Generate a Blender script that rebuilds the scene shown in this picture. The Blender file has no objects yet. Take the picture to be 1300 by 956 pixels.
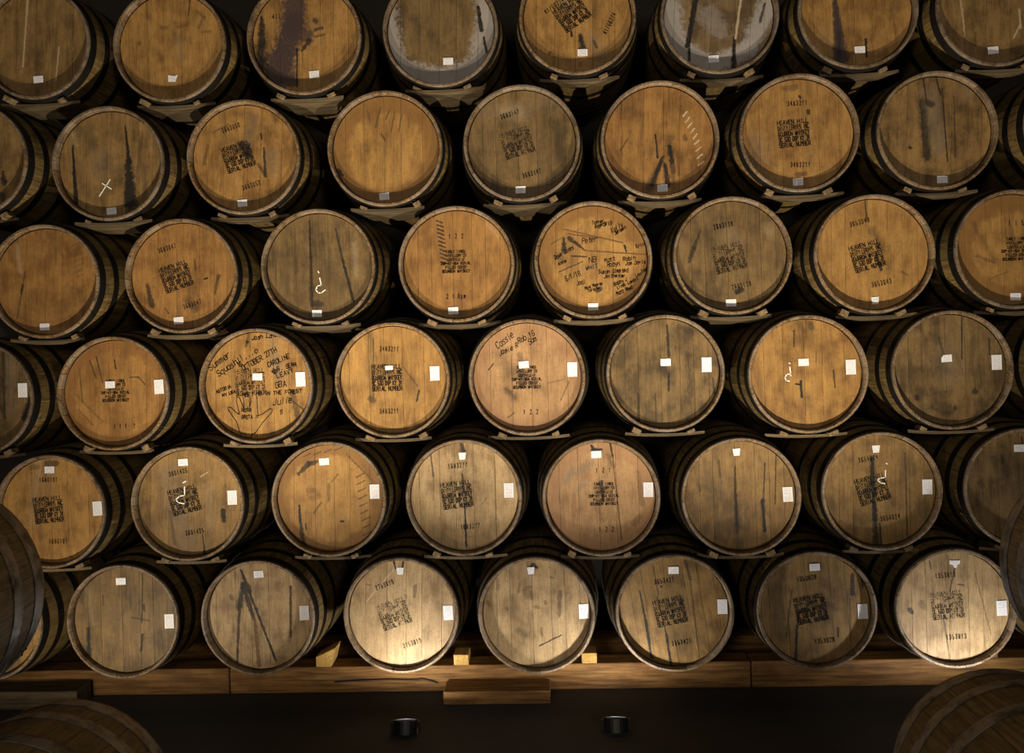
import bpy, math, random
from mathutils import Matrix, Vector
random.seed(7)
scene = bpy.context.scene
COL = scene.collection

# ------------------------------------------------------------------ camera
FPX, DIST, CAMZ = 1105.0, 3.96, 1.68            # focal length in pixels of a 1300 px wide frame
YAW, ROLL = math.radians(2.6), math.radians(1.75)
_F = Vector((-math.sin(YAW), math.cos(YAW), 0))
_R0 = Vector((math.cos(YAW), math.sin(YAW), 0)); _U0 = Vector((0, 0, 1))
_R = _R0 * math.cos(ROLL) - _U0 * math.sin(ROLL)
_U = _U0 * math.cos(ROLL) + _R0 * math.sin(ROLL)
CAMP = Vector((0, -DIST, CAMZ))
cam_d = bpy.data.cameras.new('camera'); cam = bpy.data.objects.new('camera', cam_d); COL.objects.link(cam)
cam_d.sensor_fit = 'HORIZONTAL'; cam_d.sensor_width = 36.0; cam_d.lens = 36.0 * FPX / 1300.0
cam_d.shift_y = (433 - 478) / 1300.0
cam_d.clip_start = 0.05
M3 = Matrix((_R, _U, -_F)).transposed()
cam.matrix_world = Matrix.Translation(CAMP) @ M3.to_4x4()
scene.camera = cam

def bp(u, v, Y=0.0):
    """photo pixel -> point on the plane y = Y"""
    d = _F + _R * ((u - 650) / FPX) - _U * ((v - 433) / FPX)
    return CAMP + d * ((Y - CAMP.y) / d.y)

# ------------------------------------------------------------------ world, light, exposure
scene.view_settings.view_transform = 'Standard'; scene.view_settings.look = 'None'
scene.view_settings.gamma = 1.0; scene.view_settings.use_curve_mapping = False
scene.view_settings.exposure = -0.15
world = bpy.data.worlds.new('dim_hall'); scene.world = world; world.use_nodes = True
bg = world.node_tree.nodes['Background']
bg.inputs[0].default_value = (1.0, 0.86, 0.66, 1); bg.inputs[1].default_value = 0.004

def area(name, loc, target, size, watts, colr):
    l = bpy.data.lights.new(name, 'AREA'); l.shape = 'RECTANGLE'; l.size, l.size_y = size; l.energy = watts; l.color = colr
    o = bpy.data.objects.new(name, l); COL.objects.link(o); o.location = loc
    o.rotation_euler = (Vector(target) - Vector(loc)).to_track_quat('-Z', 'Y').to_euler()
    return o
# unseen area lights added as frontal fill for the hall, well behind the photographer
area('hall_fill_left_offscreen', (-2.2, -8.5, 2.7), (-0.3, 0, 2.0), (1.2, 1.2), 104, (1.0, 0.88, 0.74))
area('hall_fill_right_offscreen', (2.6, -8.5, 2.7), (0.5, 0, 2.0), (1.2, 1.2), 104, (1.0, 0.88, 0.74))
# uplights: (photo x, y of the lamp, z, watts, colour, spot angle, tilt towards the wall)
UPLIGHTS = [(505, -0.22, 0.05, 21, (1.0, 0.95, 0.87), 172, (0, 0.30, 1)),
            (772, -0.22, 0.05, 21, (1.0, 0.95, 0.87), 172, (0, 0.30, 1)),
            (1252, -0.26, 0.05, 18, (1.0, 0.97, 0.92), 172, (0, 0.30, 1)),
            (-25, -0.85, 0.10, 45, (1.0, 0.87, 0.68), 172, (0, 0.30, 1)),
            (150, -1.35, 0.16, 300, (1.0, 0.87, 0.66), 94, (0, 0.47, 1)),
            (640, -1.35, 0.16, 270, (1.0, 0.87, 0.66), 94, (0, 0.47, 1)),
            (1140, -1.35, 0.16, 320, (1.0, 0.87, 0.66), 94, (0, 0.47, 1))]
def uplight_points():
    out = []
    for (u, y, z, w, c, ang, k) in UPLIGHTS:
        p = bp(u, 600, y); p.z = z
        out.append((p, w, c, ang, Vector(k).normalized()))
    return out
for (p, w, c, ang, dr) in uplight_points():
    # the three close to the stack stand below the photo's lower edge; the others are outside the frame
    ln = 'floor_uplight' if -0.3 < p.y else 'floor_uplight_offscreen'
    l = bpy.data.lights.new(ln, 'SPOT'); l.energy = w; l.color = c
    l.spot_size = math.radians(ang); l.spot_blend = 0.5 if ang > 115 else 1.0; l.shadow_soft_size = 0.022
    o = bpy.data.objects.new(ln, l); COL.objects.link(o); o.location = p + dr * 0.012
    o.rotation_euler = dr.to_track_quat('-Z', 'Y').to_euler()

# ------------------------------------------------------------------ material helpers
def nt_new(name):
    m = bpy.data.materials.new(name); m.use_nodes = True
    nt = m.node_tree; b = nt.nodes['Principled BSDF']
    return m, nt, b
def N(nt, typ, **kw):
    n = nt.nodes.new(typ)
    for k, v in kw.items(): setattr(n, k, v)
    return n
def math_n(nt, op, a, b=None, c=None, clamp=False):
    n = nt.nodes.new('ShaderNodeMath'); n.operation = op; n.use_clamp = clamp
    for i, x in enumerate((a, b, c)):
        if x is None: continue
        if isinstance(x, (int, float)): n.inputs[i].default_value = x
        else: nt.links.new(x, n.inputs[i])
    return n.outputs[0]
def vmath(nt, op, a, b=None, out=0):
    n = nt.nodes.new('ShaderNodeVectorMath'); n.operation = op
    for i, x in enumerate((a, b)):
        if x is None: continue
        if isinstance(x, (tuple, list, Vector)): n.inputs[i].default_value = x
        else: nt.links.new(x, n.inputs[i])
    return n.outputs[out]
def mixc(nt, fac, a, b, typ='MIX'):
    n = nt.nodes.new('ShaderNodeMix'); n.data_type = 'RGBA'; n.blend_type = typ
    for s, x in ((0, fac), (6, a), (7, b)):
        if isinstance(x, (int, float)): n.inputs[s].default_value = x
        elif isinstance(x, tuple): n.inputs[s].default_value = (*x[:3], 1)
        else: nt.links.new(x, n.inputs[s])
    return n.outputs[2]
def noise(nt, vec, scale, detail=3.0, rough=0.55, out=0):
    n = nt.nodes.new('ShaderNodeTexNoise'); n.inputs['Scale'].default_value = scale
    n.inputs['Detail'].default_value = detail; n.inputs['Roughness'].default_value = rough
    nt.links.new(vec, n.inputs['Vector']); return n.outputs[out]
def ramp01(nt, x, lo, hi):
    n = nt.nodes.new('ShaderNodeMapRange'); n.interpolation_type = 'SMOOTHSTEP'
    n.inputs['From Min'].default_value = lo; n.inputs['From Max'].default_value = hi
    nt.links.new(x, n.inputs['Value']); return n.outputs[0]
def bump(nt, b, h, strength, dist=0.002):
    n = nt.nodes.new('ShaderNodeBump'); n.inputs['Strength'].default_value = strength; n.inputs['Distance'].default_value = dist
    nt.links.new(h, n.inputs['Height']); nt.links.new(n.outputs[0], b.inputs['Normal'])

# ---- node group: oak of a barrel head (grain runs along local z)
def make_oak_group():
    g = bpy.data.node_groups.new('oak_head', 'ShaderNodeTree')
    I = g.interface
    I.new_socket('Light', in_out='INPUT', socket_type='NodeSocketColor')
    I.new_socket('Dark', in_out='INPUT', socket_type='NodeSocketColor')
    I.new_socket('Ring', in_out='INPUT', socket_type='NodeSocketColor')
    I.new_socket('RingAmount', in_out='INPUT', socket_type='NodeSocketFloat')
    I.new_socket('RingRadius', in_out='INPUT', socket_type='NodeSocketFloat')
    I.new_socket('Mottle', in_out='INPUT', socket_type='NodeSocketFloat')
    I.new_socket('Seed', in_out='INPUT', socket_type='NodeSocketVector')
    I.new_socket('Color', in_out='OUTPUT', socket_type='NodeSocketColor')
    I.new_socket('Height', in_out='OUTPUT', socket_type='NodeSocketFloat')
    gi, go = g.nodes.new('NodeGroupInput'), g.nodes.new('NodeGroupOutput')
    tc = g.nodes.new('ShaderNodeTexCoord'); P = tc.outputs['Object']
    oi = g.nodes.new('ShaderNodeObjectInfo')
    rnd = oi.outputs['Random']
    rv = g.nodes.new('ShaderNodeCombineXYZ'); g.links.new(math_n(g, 'MULTIPLY', rnd, 37.0), rv.inputs[2]); g.links.new(math_n(g, 'MULTIPLY', rnd, 11.0), rv.inputs[0])
    Ps = vmath(g, 'ADD', P, gi.outputs['Seed'])
    Pb = vmath(g, 'ADD', Ps, rv.outputs[0])
    # fine grain, medium figure, big mottling
    grain = noise(g, vmath(g, 'MULTIPLY', Pb, (260, 20, 9)), 1.0, 4, 0.6)
    fig = noise(g, vmath(g, 'MULTIPLY', Pb, (30, 8, 8)), 1.0, 4, 0.65)
    mot = noise(g, Ps, 9.0, 5, 0.62)
    spk = noise(g, Ps, 95.0, 2, 0.6)
    k = math_n(g, 'ADD', math_n(g, 'MULTIPLY', ramp01(g, grain, .3, .72), .34), math_n(g, 'MULTIPLY', ramp01(g, fig, .34, .66), .36))
    k = math_n(g, 'ADD', k, math_n(g, 'MULTIPLY', math_n(g, 'SUBTRACT', rnd, 0.5), 0.20))
    k = math_n(g, 'ADD', k, math_n(g, 'MULTIPLY', math_n(g, 'MULTIPLY', ramp01(g, mot, .38, .74), gi.outputs['Mottle']), 1.5), clamp=True)
    c = mixc(g, k, gi.outputs['Light'], gi.outputs['Dark'])
    # grime in soft upright runs and cloudy patches
    run = noise(g, vmath(g, 'MULTIPLY', Ps, (26, 26, 3.2)), 1.0, 4, .65)
    cl = noise(g, Ps, 5.0, 4, .6)
    gm = math_n(g, 'MULTIPLY', ramp01(g, run, .47, .76), ramp01(g, cl, .38, .66))
    c = mixc(g, math_n(g, 'MULTIPLY', gm, math_n(g, 'MULTIPLY', gi.outputs['Mottle'], 1.7), clamp=True), c, (.04, .026, .012))
    # dirt speckle
    sp = math_n(g, 'MULTIPLY', ramp01(g, spk, .55, .74), .5)
    c = mixc(g, sp, c, gi.outputs['Dark'])
    gt = noise(g, Ps, 310.0, 2, .6)
    c = mixc(g, math_n(g, 'MULTIPLY', ramp01(g, gt, .48, .70), .42), c, gi.outputs['Dark'])
    # stained outer ring, irregular edge
    d = vmath(g, 'LENGTH', vmath(g, 'MULTIPLY', P, (1, 0, 1)), out=1)
    d = math_n(g, 'ADD', d, math_n(g, 'MULTIPLY', math_n(g, 'SUBTRACT', noise(g, Ps, 14.0, 4), .5), .09))
    rr = math_n(g, 'SUBTRACT', d, gi.outputs['RingRadius'])
    rm = math_n(g, 'MULTIPLY', ramp01(g, rr, -0.006, 0.022), gi.outputs['RingAmount'])
    rn = math_n(g, 'MULTIPLY', rm, math_n(g, 'ADD', .55, math_n(g, 'MULTIPLY', noise(g, Ps, 40.0, 4, .7), .7)), clamp=True)
    c = mixc(g, rn, c, gi.outputs['Ring'])
    g.links.new(c, go.inputs['Color'])
    g.links.new(math_n(g, 'ADD', math_n(g, 'MULTIPLY', grain, .6), math_n(g, 'MULTIPLY', fig, .4)), go.inputs['Height'])
    return g
OAK = make_oak_group()

# ---- node group: one stain mark, a soft tapering stroke from P0 to P1
def make_stain_group():
    g = bpy.data.node_groups.new('stain_mark', 'ShaderNodeTree'); I = g.interface
    for nm, st in (('Color', 'NodeSocketColor'), ('Stain', 'NodeSocketColor'), ('P0', 'NodeSocketVector'), ('AB', 'NodeSocketVector'),
                   ('InvLen2', 'NodeSocketFloat'), ('W0', 'NodeSocketFloat'), ('W1', 'NodeSocketFloat'), ('Strength', 'NodeSocketFloat'), ('Lo', 'NodeSocketFloat')):
        I.new_socket(nm, in_out='INPUT', socket_type=st)
    I.new_socket('Color', in_out='OUTPUT', socket_type='NodeSocketColor')
    gi, go = g.nodes.new('NodeGroupInput'), g.nodes.new('NodeGroupOutput')
    tc = g.nodes.new('ShaderNodeTexCoord')
    P = vmath(g, 'MULTIPLY', tc.outputs['Object'], (1, 0, 1))
    nz = noise(g, vmath(g, 'ADD', tc.outputs['Object'], gi.outputs['P0']), 55.0, 4, .6, out=1)
    nz = vmath(g, 'SUBTRACT', nz, (.5, .5, .5))
    wmax = math_n(g, 'MAXIMUM', gi.outputs['W0'], gi.outputs['W1'])
    sc = g.nodes.new('ShaderNodeVectorMath'); sc.operation = 'SCALE'; g.links.new(nz, sc.inputs[0])
    g.links.new(math_n(g, 'ADD', math_n(g, 'MULTIPLY', wmax, 1.5), .004), sc.inputs[3])
    P = vmath(g, 'ADD', P, vmath(g, 'MULTIPLY', sc.outputs[0], (1, 0, 1)))
    rel = vmath(g, 'SUBTRACT', P, gi.outputs['P0'])
    t = math_n(g, 'MULTIPLY', vmath(g, 'DOT_PRODUCT', rel, gi.outputs['AB'], out=1), gi.outputs['InvLen2'], clamp=True)
    s2 = g.nodes.new('ShaderNodeVectorMath'); s2.operation = 'SCALE'; g.links.new(gi.outputs['AB'], s2.inputs[0]); g.links.new(t, s2.inputs[3])
    d = vmath(g, 'LENGTH', vmath(g, 'SUBTRACT', rel, s2.outputs[0]), out=1)
    w = math_n(g, 'ADD', gi.outputs['W0'], math_n(g, 'MULTIPLY', t, math_n(g, 'SUBTRACT', gi.outputs['W1'], gi.outputs['W0'])))
    wv = noise(g, vmath(g, 'ADD', tc.outputs['Object'], gi.outputs['AB']), 38.0, 3, .7)
    w = math_n(g, 'MULTIPLY', w, math_n(g, 'ADD', .45, math_n(g, 'MULTIPLY', wv, 1.5)))
    q = math_n(g, 'DIVIDE', d, w)
    rq = ramp01(g, q, .6, 1.4); g.links.new(gi.outputs['Lo'], rq.node.inputs['From Min'])
    m = math_n(g, 'MULTIPLY', math_n(g, 'SUBTRACT', 1.0, rq), gi.outputs['Strength'])
    fn = noise(g, vmath(g, 'MULTIPLY', tc.outputs['Object'], (150, 1, 40)), 1.0, 3)
    m = math_n(g, 'MULTIPLY', m, math_n(g, 'ADD', .70, math_n(g, 'MULTIPLY', fn, .7)), clamp=True)
    g.links.new(mixc(g, m, gi.outputs['Color'], gi.outputs['Stain']), go.inputs['Color'])
    return g
STAIN = make_stain_group()
STAINCOL = {'k': (.012, .009, .006), 'p': (.045, .028, .026), 'w': (.50, .38, .24), 'o': (.055, .042, .016),
            'g': (.16, .125, .09), 'b': (.10, .05, .016)}

# light wood, dark wood, ring colour
TONES = {'gold': ((.41, .225, .062), (.14, .066, .017), (.17, .080, .020)),
         'amber': ((.35, .178, .048), (.125, .056, .014), (.155, .068, .018)),
         'brown': ((.29, .170, .056), (.090, .050, .016), (.12, .062, .020)),
         'dark': ((.205, .126, .046), (.062, .037, .013), (.08, .048, .019)),
         'pale': ((.45, .31, .155), (.16, .098, .042), (.21, .12, .048)),  # pale oak; on the brightly lit barrels the uplight's brightness is partly painted in
         'tan': ((.43, .255, .118), (.17, .088, .035), (.26, .135, .062)),
         'grey': ((.23, .148, .068), (.075, .048, .022), (.24, .215, .19))}

def head_material(idx, tone, ring, ringr, mottle, marks, ang):
    m, nt, b = nt_new('oak_head_%02d' % idx)
    g = N(nt, 'ShaderNodeGroup'); g.node_tree = OAK
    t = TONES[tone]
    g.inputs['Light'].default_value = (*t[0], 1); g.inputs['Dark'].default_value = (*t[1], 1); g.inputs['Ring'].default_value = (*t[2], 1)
    g.inputs['RingAmount'].default_value = (ring if ringr < .2 else 0.0);   # only where the photo shows a stained ring
    g.inputs['RingRadius'].default_value = ringr; g.inputs['Mottle'].default_value = mottle
    rs = random.Random(idx * 13 + 5)
    g.inputs['Seed'].default_value = (rs.uniform(-20, 20), rs.uniform(-20, 20), rs.uniform(-20, 20))
    c = g.outputs['Color']
    rot = Matrix.Rotation(-ang, 3, 'Y')
    for (a, e, w0, w1, st, kind) in marks:
        a, e = rot @ a, rot @ e
        s = N(nt, 'ShaderNodeGroup'); s.node_tree = STAIN
        ab = e - a
        if ab.length < .004: ab = Vector((0, 0, -.004))
        nt.links.new(c, s.inputs['Color']); s.inputs['Stain'].default_value = (*STAINCOL[kind], 1)
        s.inputs['P0'].default_value = a; s.inputs['AB'].default_value = ab; s.inputs['InvLen2'].default_value = 1 / ab.length_squared
        s.inputs['W0'].default_value = w0; s.inputs['W1'].default_value = w1; s.inputs['Strength'].default_value = st * (.6 if kind == 'w' and max(w0, w1) > 2.5 * PX else 1.0)
        s.inputs['Lo'].default_value = .6 if max(w0, w1) < 3.2 * PX or kind in 'pm' else (.35 if st > .8 else -.25)
        c = s.outputs['Color']
    nt.links.new(c, b.inputs['Base Color'])
    b.inputs['Roughness'].default_value = .62; b.inputs['Specular IOR Level'].default_value = .3
    bump(nt, b, g.outputs['Height'], .35, .0015)
    return m

# ---- staves: dark weathered sides, lighter sawn ends (chime)
def make_stave_mat(name, ca, cb, cc):
    m, nt, b = nt_new(name)
    tc = N(nt, 'ShaderNodeTexCoord'); P = tc.outputs['Object']; oi = N(nt, 'ShaderNodeObjectInfo'); rnd = oi.outputs['Random']
    at = N(nt, 'ShaderNodeAttribute', attribute_type='OBJECT', attribute_name='tone')
    rv = N(nt, 'ShaderNodeCombineXYZ'); nt.links.new(math_n(nt, 'MULTIPLY', rnd, 50.), rv.inputs[0])
    Pr = vmath(nt, 'ADD', P, rv.outputs[0])
    gr = noise(nt, vmath(nt, 'MULTIPLY', Pr, (120, 6, 40)), 1.0, 4, .6)
    mo = noise(nt, Pr, 22.0, 4, .65)
    side = mixc(nt, ramp01(nt, gr, .3, .7), ca, cb)
    side = mixc(nt, math_n(nt, 'MULTIPLY', rnd, .6), side, cc)
    side = mixc(nt, math_n(nt, 'MULTIPLY', ramp01(nt, mo, .5, .75), .7), side, (.02, .015, .008))
    endl = mixc(nt, at.outputs['Fac'], (.17, .122, .074), (.29, .168, .064))
    end = mixc(nt, ramp01(nt, noise(nt, Pr, 120.0, 4, .7), .36, .64), endl, (.075, .046, .022))
    end = mixc(nt, math_n(nt, 'MULTIPLY', ramp01(nt, mo, .44, .66), .8), end, (.035, .023, .013))
    end = mixc(nt, math_n(nt, 'MULTIPLY', math_n(nt, 'SUBTRACT', rnd, .3, clamp=True), .5), end, (.26, .21, .165))
    sep = N(nt, 'ShaderNodeSeparateXYZ'); nt.links.new(P, sep.inputs[0])
    isend = math_n(nt, 'LESS_THAN', sep.outputs[1], .034)
    nt.links.new(mixc(nt, isend, side, end), b.inputs['Base Color'])
    b.inputs['Roughness'].default_value = .6; b.inputs['Specular IOR Level'].default_value = .35
    bump(nt, b, noise(nt, Pr, 180.0, 3), .4, .001)
    return m
def make_hoop_mat(name, col, rough, rust):
    m, nt, b = nt_new(name)
    tc = N(nt, 'ShaderNodeTexCoord'); P = tc.outputs['Object']
    n1 = noise(nt, P, 18.0, 5, .65); n2 = noise(nt, P, 70.0, 3, .6)
    c = mixc(nt, ramp01(nt, n1, .42, .68), col, rust)
    nt.links.new(c, b.inputs['Base Color']); b.inputs['Metallic'].default_value = .75
    nt.links.new(math_n(nt, 'ADD', rough, math_n(nt, 'MULTIPLY', n2, .3)), b.inputs['Roughness'])
    bump(nt, b, n2, .25, .0008)
    return m
def make_plank_mat(name, la, da, axis):
    m, nt, b = nt_new(name)
    tc = N(nt, 'ShaderNodeTexCoord'); P = tc.outputs['Object']; oi = N(nt, 'ShaderNodeObjectInfo')
    rv = N(nt, 'ShaderNodeCombineXYZ'); nt.links.new(math_n(nt, 'MULTIPLY', oi.outputs['Random'], 50.), rv.inputs[1])
    Pr = vmath(nt, 'ADD', P, rv.outputs[0])
    sc = [70, 70, 70]; sc[axis] = 4
    gr = noise(nt, vmath(nt, 'MULTIPLY', Pr, tuple(sc)), 1.0, 5, .62); mo = noise(nt, Pr, 7.0, 4, .6)
    c = mixc(nt, ramp01(nt, gr, .3, .7), la, da)
    c = mixc(nt, math_n(nt, 'MULTIPLY', ramp01(nt, mo, .45, .75), .6), c, da)
    c = mixc(nt, math_n(nt, 'MULTIPLY', oi.outputs['Random'], .35), c, tuple(x * .6 for x in da))
    nt.links.new(c, b.inputs['Base Color']); b.inputs['Roughness'].default_value = .7; b.inputs['Specular IOR Level'].default_value = .25
    bump(nt, b, gr, .4, .002)
    return m
def make_paper_mat():
    m, nt, b = nt_new('printed_paper')
    tc = N(nt, 'ShaderNodeTexCoord'); P = tc.outputs['Object']
    w = N(nt, 'ShaderNodeTexWave'); w.wave_type = 'BANDS'; w.bands_direction = 'Z'; w.inputs['Scale'].default_value = 42.0
    nt.links.new(P, w.inputs['Vector'])
    oi = N(nt, 'ShaderNodeObjectInfo'); rv = N(nt, 'ShaderNodeCombineXYZ'); nt.links.new(math_n(nt, 'MULTIPLY', oi.outputs['Random'], 50.), rv.inputs[0])
    nz = noise(nt, vmath(nt, 'MULTIPLY', vmath(nt, 'ADD', P, rv.outputs[0]), (330, 1, 120)), 1.0, 2)
    k = math_n(nt, 'MULTIPLY', ramp01(nt, w.outputs[1], .55, .8), ramp01(nt, nz, .42, .56))
    sep = N(nt, 'ShaderNodeSeparateXYZ'); nt.links.new(P, sep.inputs[0])
    inm = math_n(nt, 'LESS_THAN', math_n(nt, 'ABSOLUTE', sep.outputs[0]), .016)
    k = math_n(nt, 'MULTIPLY', math_n(nt, 'MULTIPLY', k, inm), .55)
    nt.links.new(mixc(nt, k, (.74, .73, .75), (.12, .12, .15)), b.inputs['Base Color'])
    b.inputs['Roughness'].default_value = .7
    return m
def make_ink(name, col, worn):
    m, nt, b = nt_new(name)
    tc = N(nt, 'ShaderNodeTexCoord')
    nz = noise(nt, tc.outputs['Object'], 90.0, 4, .7); n2 = noise(nt, tc.outputs['Object'], 14.0, 2)
    a = ramp01(nt, math_n(nt, 'ADD', nz, math_n(nt, 'MULTIPLY', n2, .6)), worn - .10, worn + .14)
    b.inputs['Base Color'].default_value = (*col, 1); b.inputs['Roughness'].default_value = .8; b.inputs['Specular IOR Level'].default_value = .1
    nt.links.new(a, b.inputs['Alpha'])
    return m
def plain(name, col, rough=.8, metal=0):
    m, nt, b = nt_new(name)
    tc = N(nt, 'ShaderNodeTexCoord')
    nz = noise(nt, tc.outputs['Object'], 9.0, 4)
    nt.links.new(mixc(nt, nz, tuple(x * 1.25 for x in col), tuple(x * .7 for x in col)), b.inputs['Base Color'])
    b.inputs['Roughness'].default_value = rough; b.inputs['Metallic'].default_value = metal
    return m
STAVE = make_stave_mat('barrel_stave_oak', (.24, .155, .052), (.075, .046, .016), (.13, .09, .032))
HOOP = make_hoop_mat('black_hoop_steel', (.018, .017, .016), .42, (.035, .024, .016))
GALV = make_hoop_mat('galvanised_hoop_steel', (.20, .20, .205), .30, (.035, .034, .033))
REAR = plain('rear_head_oak', (.10, .065, .03))
DUNN = make_plank_mat('grey_oak_dunnage', (.16, .115, .06), (.05, .035, .019), 0)
BLOCKM = make_plank_mat('wedge_wood', (.28, .19, .098), (.10, .062, .030), 1)
RAILM = make_plank_mat('rail_timber', (.36, .185, .055), (.11, .050, .015), 0)
CHOCKM = make_plank_mat('fresh_pine', (.62, .40, .12), (.38, .21, .05), 1)
PAPER = make_paper_mat()
INK = make_ink('stencil_ink', (.012, .010, .008), .69)
INKF = make_ink('faded_stencil_ink', (.018, .014, .011), .78)
PEN = make_ink('marker_ink', (.010, .008, .008), .40)
CHALK = make_ink('white_chalk', (.80, .78, .70), .45)
FLOORM = plain('dark_floor', (.03, .027, .024), .9)
WALLM = plain('dark_wall', (.028, .022, .016), .9)
BLACKM = plain('black_paint', (.008, .008, .008), .5)
RUBBER = plain('black_rubber', (.010, .010, .010), .6)

# ------------------------------------------------------------------ mesh helpers
def mesh(name, v, f, mat, smooth=None):
    me = bpy.data.meshes.new(name); me.from_pydata(v, [], f); me.update()
    if mat: me.materials.append(mat)
    if smooth:
        for p in me.polygons[:smooth]: p.use_smooth = True
    return me
def link(name, me, parent=None, loc=None, rot=None):
    o = bpy.data.objects.new(name, me); COL.objects.link(o)
    if parent: o.parent = parent
    if loc is not None: o.location = loc
    if rot is not None: o.rotation_euler = rot
    return o
def tag(o, label, cat, group=None, kind=None):
    if label: o['label'] = label
    if cat: o['category'] = cat
    if group: o['group'] = group
    if kind: o['kind'] = kind
    return o
def box_vf(x0, x1, y0, y1, z0, z1, bev=0.0):
    if bev <= 0:
        v = [(x, y, z) for x in (x0, x1) for y in (y0, y1) for z in (z0, z1)]
        return v, [(0, 1, 3, 2), (4, 6, 7, 5), (0, 4, 5, 1), (2, 3, 7, 6), (0, 2, 6, 4), (1, 5, 7, 3)]
    v, f = [], []
    idx = {}
    for ix, x in enumerate((x0, x1)):
        for iy, y in enumerate((y0, y1)):
            for iz, z in enumerate((z0, z1)):
                sx, sy, sz = (bev, -bev)[ix], (bev, -bev)[iy], (bev, -bev)[iz]
                idx[ix, iy, iz] = len(v)
                v += [(x, y + sy, z + sz), (x + sx, y, z + sz), (x + sx, y + sy, z)]
    g = lambda a, k: idx[a] + k
    f += [[g((0, a, b), 0) for a, b in ((0, 0), (0, 1), (1, 1), (1, 0))], [g((1, a, b), 0) for a, b in ((0, 0), (1, 0), (1, 1), (0, 1))]]
    f += [[g((a, 0, b), 1) for a, b in ((0, 0), (1, 0), (1, 1), (0, 1))], [g((a, 1, b), 1) for a, b in ((0, 0), (0, 1), (1, 1), (1, 0))]]
    f += [[g((a, b, 0), 2) for a, b in ((0, 0), (0, 1), (1, 1), (1, 0))], [g((a, b, 1), 2) for a, b in ((0, 0), (1, 0), (1, 1), (0, 1))]]
    for a in (0, 1):
        for b in (0, 1):
            f.append((g((0, a, b), 1), g((1, a, b), 1), g((1, a, b), 2), g((0, a, b), 2)))
            f.append((g((a, 0, b), 0), g((a, 1, b), 0), g((a, 1, b), 2), g((a, 0, b), 2)))
            f.append((g((a, b, 0), 0), g((a, b, 1), 0), g((a, b, 1), 1), g((a, b, 0), 1)))
    for k in idx: f.append((idx[k], idx[k] + 1, idx[k] + 2))
    return v, f
def fix_normals(me):
    import bmesh
    bm = bmesh.new(); bm.from_mesh(me); bmesh.ops.recalc_face_normals(bm, faces=bm.faces); bm.to_mesh(me); bm.free()
    return me

# ------------------------------------------------------------------ barrel geometry (axis along +y, head face near y = 0)
LEN, RE, RB = .89, .2650, .297
HEADY, HEADR = .036, .2510
def Rt(t): return RE + (RB - RE) * (1 - ((t - LEN / 2) / (LEN / 2)) ** 2)
def make_stave(wdeg):
    a = math.radians(wdeg) / 2 - .0006 / .27
    st = [(0, -.0018, .2550), (.0018, 0, .2542), (.011, 0, .2500), (.034, 0, .2500), (.0345, 0, .2528), (.056, 0, .2528), (.058, 0, None), (.115, 0, None), (.19, 0, None), (.28, 0, None),
          (.37, 0, None), (.445, 0, None), (.52, 0, None), (.61, 0, None), (.70, 0, None), (.775, 0, None), (.832, 0, None), (.834, 0, .2500), (.879, 0, .2500), (.8882, 0, .2542), (.89, -.0018, .2550)]
    v, f = [], []
    for (t, do, ri) in st:
        ro = Rt(t) + do; ri = ri if ri else min(Rt(t) - .024, .2528 + (Rt(t) - RE) * .75)
        for (r, th) in ((ro, -a), (ro, 0), (ro, a), (ri, a), (ri, 0), (ri, -a)):
            v.append((r * math.sin(th), t, r * math.cos(th)))
    n = len(st)
    for i in range(n - 1):
        for j in range(6):
            p, q = i * 6 + j, i * 6 + (j + 1) % 6
            f.append((p, q, q + 6, p + 6))
    f.append((0, 5, 4, 1)); f.append((1, 4, 3, 2))
    e = (n - 1) * 6
    f.append((e, e + 1, e + 4, e + 5)); f.append((e + 1, e + 2, e + 3, e + 4))
    return fix_normals(mesh('stave', v, f, STAVE))
STW = (10, 12, 14, 16)
STAVES = {w: make_stave(w) for w in STW}
def stave_layout(rs):
    while True:
        seq, tot = [], 0
        while tot < 344:
            w = rs.choice(STW); seq.append(w); tot += w
        if 360 - tot in STW: return seq + [360 - tot]
def make_hoop(t0, t1, mat):
    v, f = [], []
    seg = 64
    prof = [(t0, Rt(t0) + .0004), (t0, Rt(t0) + .0022), (t1, Rt(t1) + .0022), (t1, Rt(t1) + .0004)]
    for i in range(seg):
        th = 2 * math.pi * i / seg
        for k in (1, 2): v.append((prof[k][1] * math.sin(th), prof[k][0], prof[k][1] * math.cos(th)))
    for i in range(seg):
        j = (i + 1) % seg; f.append((2 * i, 2 * j, 2 * j + 1, 2 * i + 1))
    base = len(v)
    for (ka, kb) in ((0, 1), (3, 2)):
        b0 = len(v)
        for i in range(seg):
            th = 2 * math.pi * i / seg
            for k in (ka, kb): v.append((prof[k][1] * math.sin(th), prof[k][0], prof[k][1] * math.cos(th)))
        for i in range(seg):
            j = (i + 1) % seg; f.append((b0 + 2 * i, b0 + 2 * j, b0 + 2 * j + 1, b0 + 2 * i + 1))
    return fix_normals(mesh('hoop', v, f, mat, seg))
HT = [('head_hoop', .013, .056), ('quarter_hoop', .118, .158), ('bilge_hoop', .262, .302)]
HOOPS = {}
for mt in (HOOP, GALV):
    L = []
    for (nm, a, b) in HT: L.append((nm, make_hoop(a, b, mt)))
    for (nm, a, b) in HT: L.append((nm, make_hoop(LEN - b, LEN - a, mt)))
    HOOPS[mt.name] = L
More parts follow.
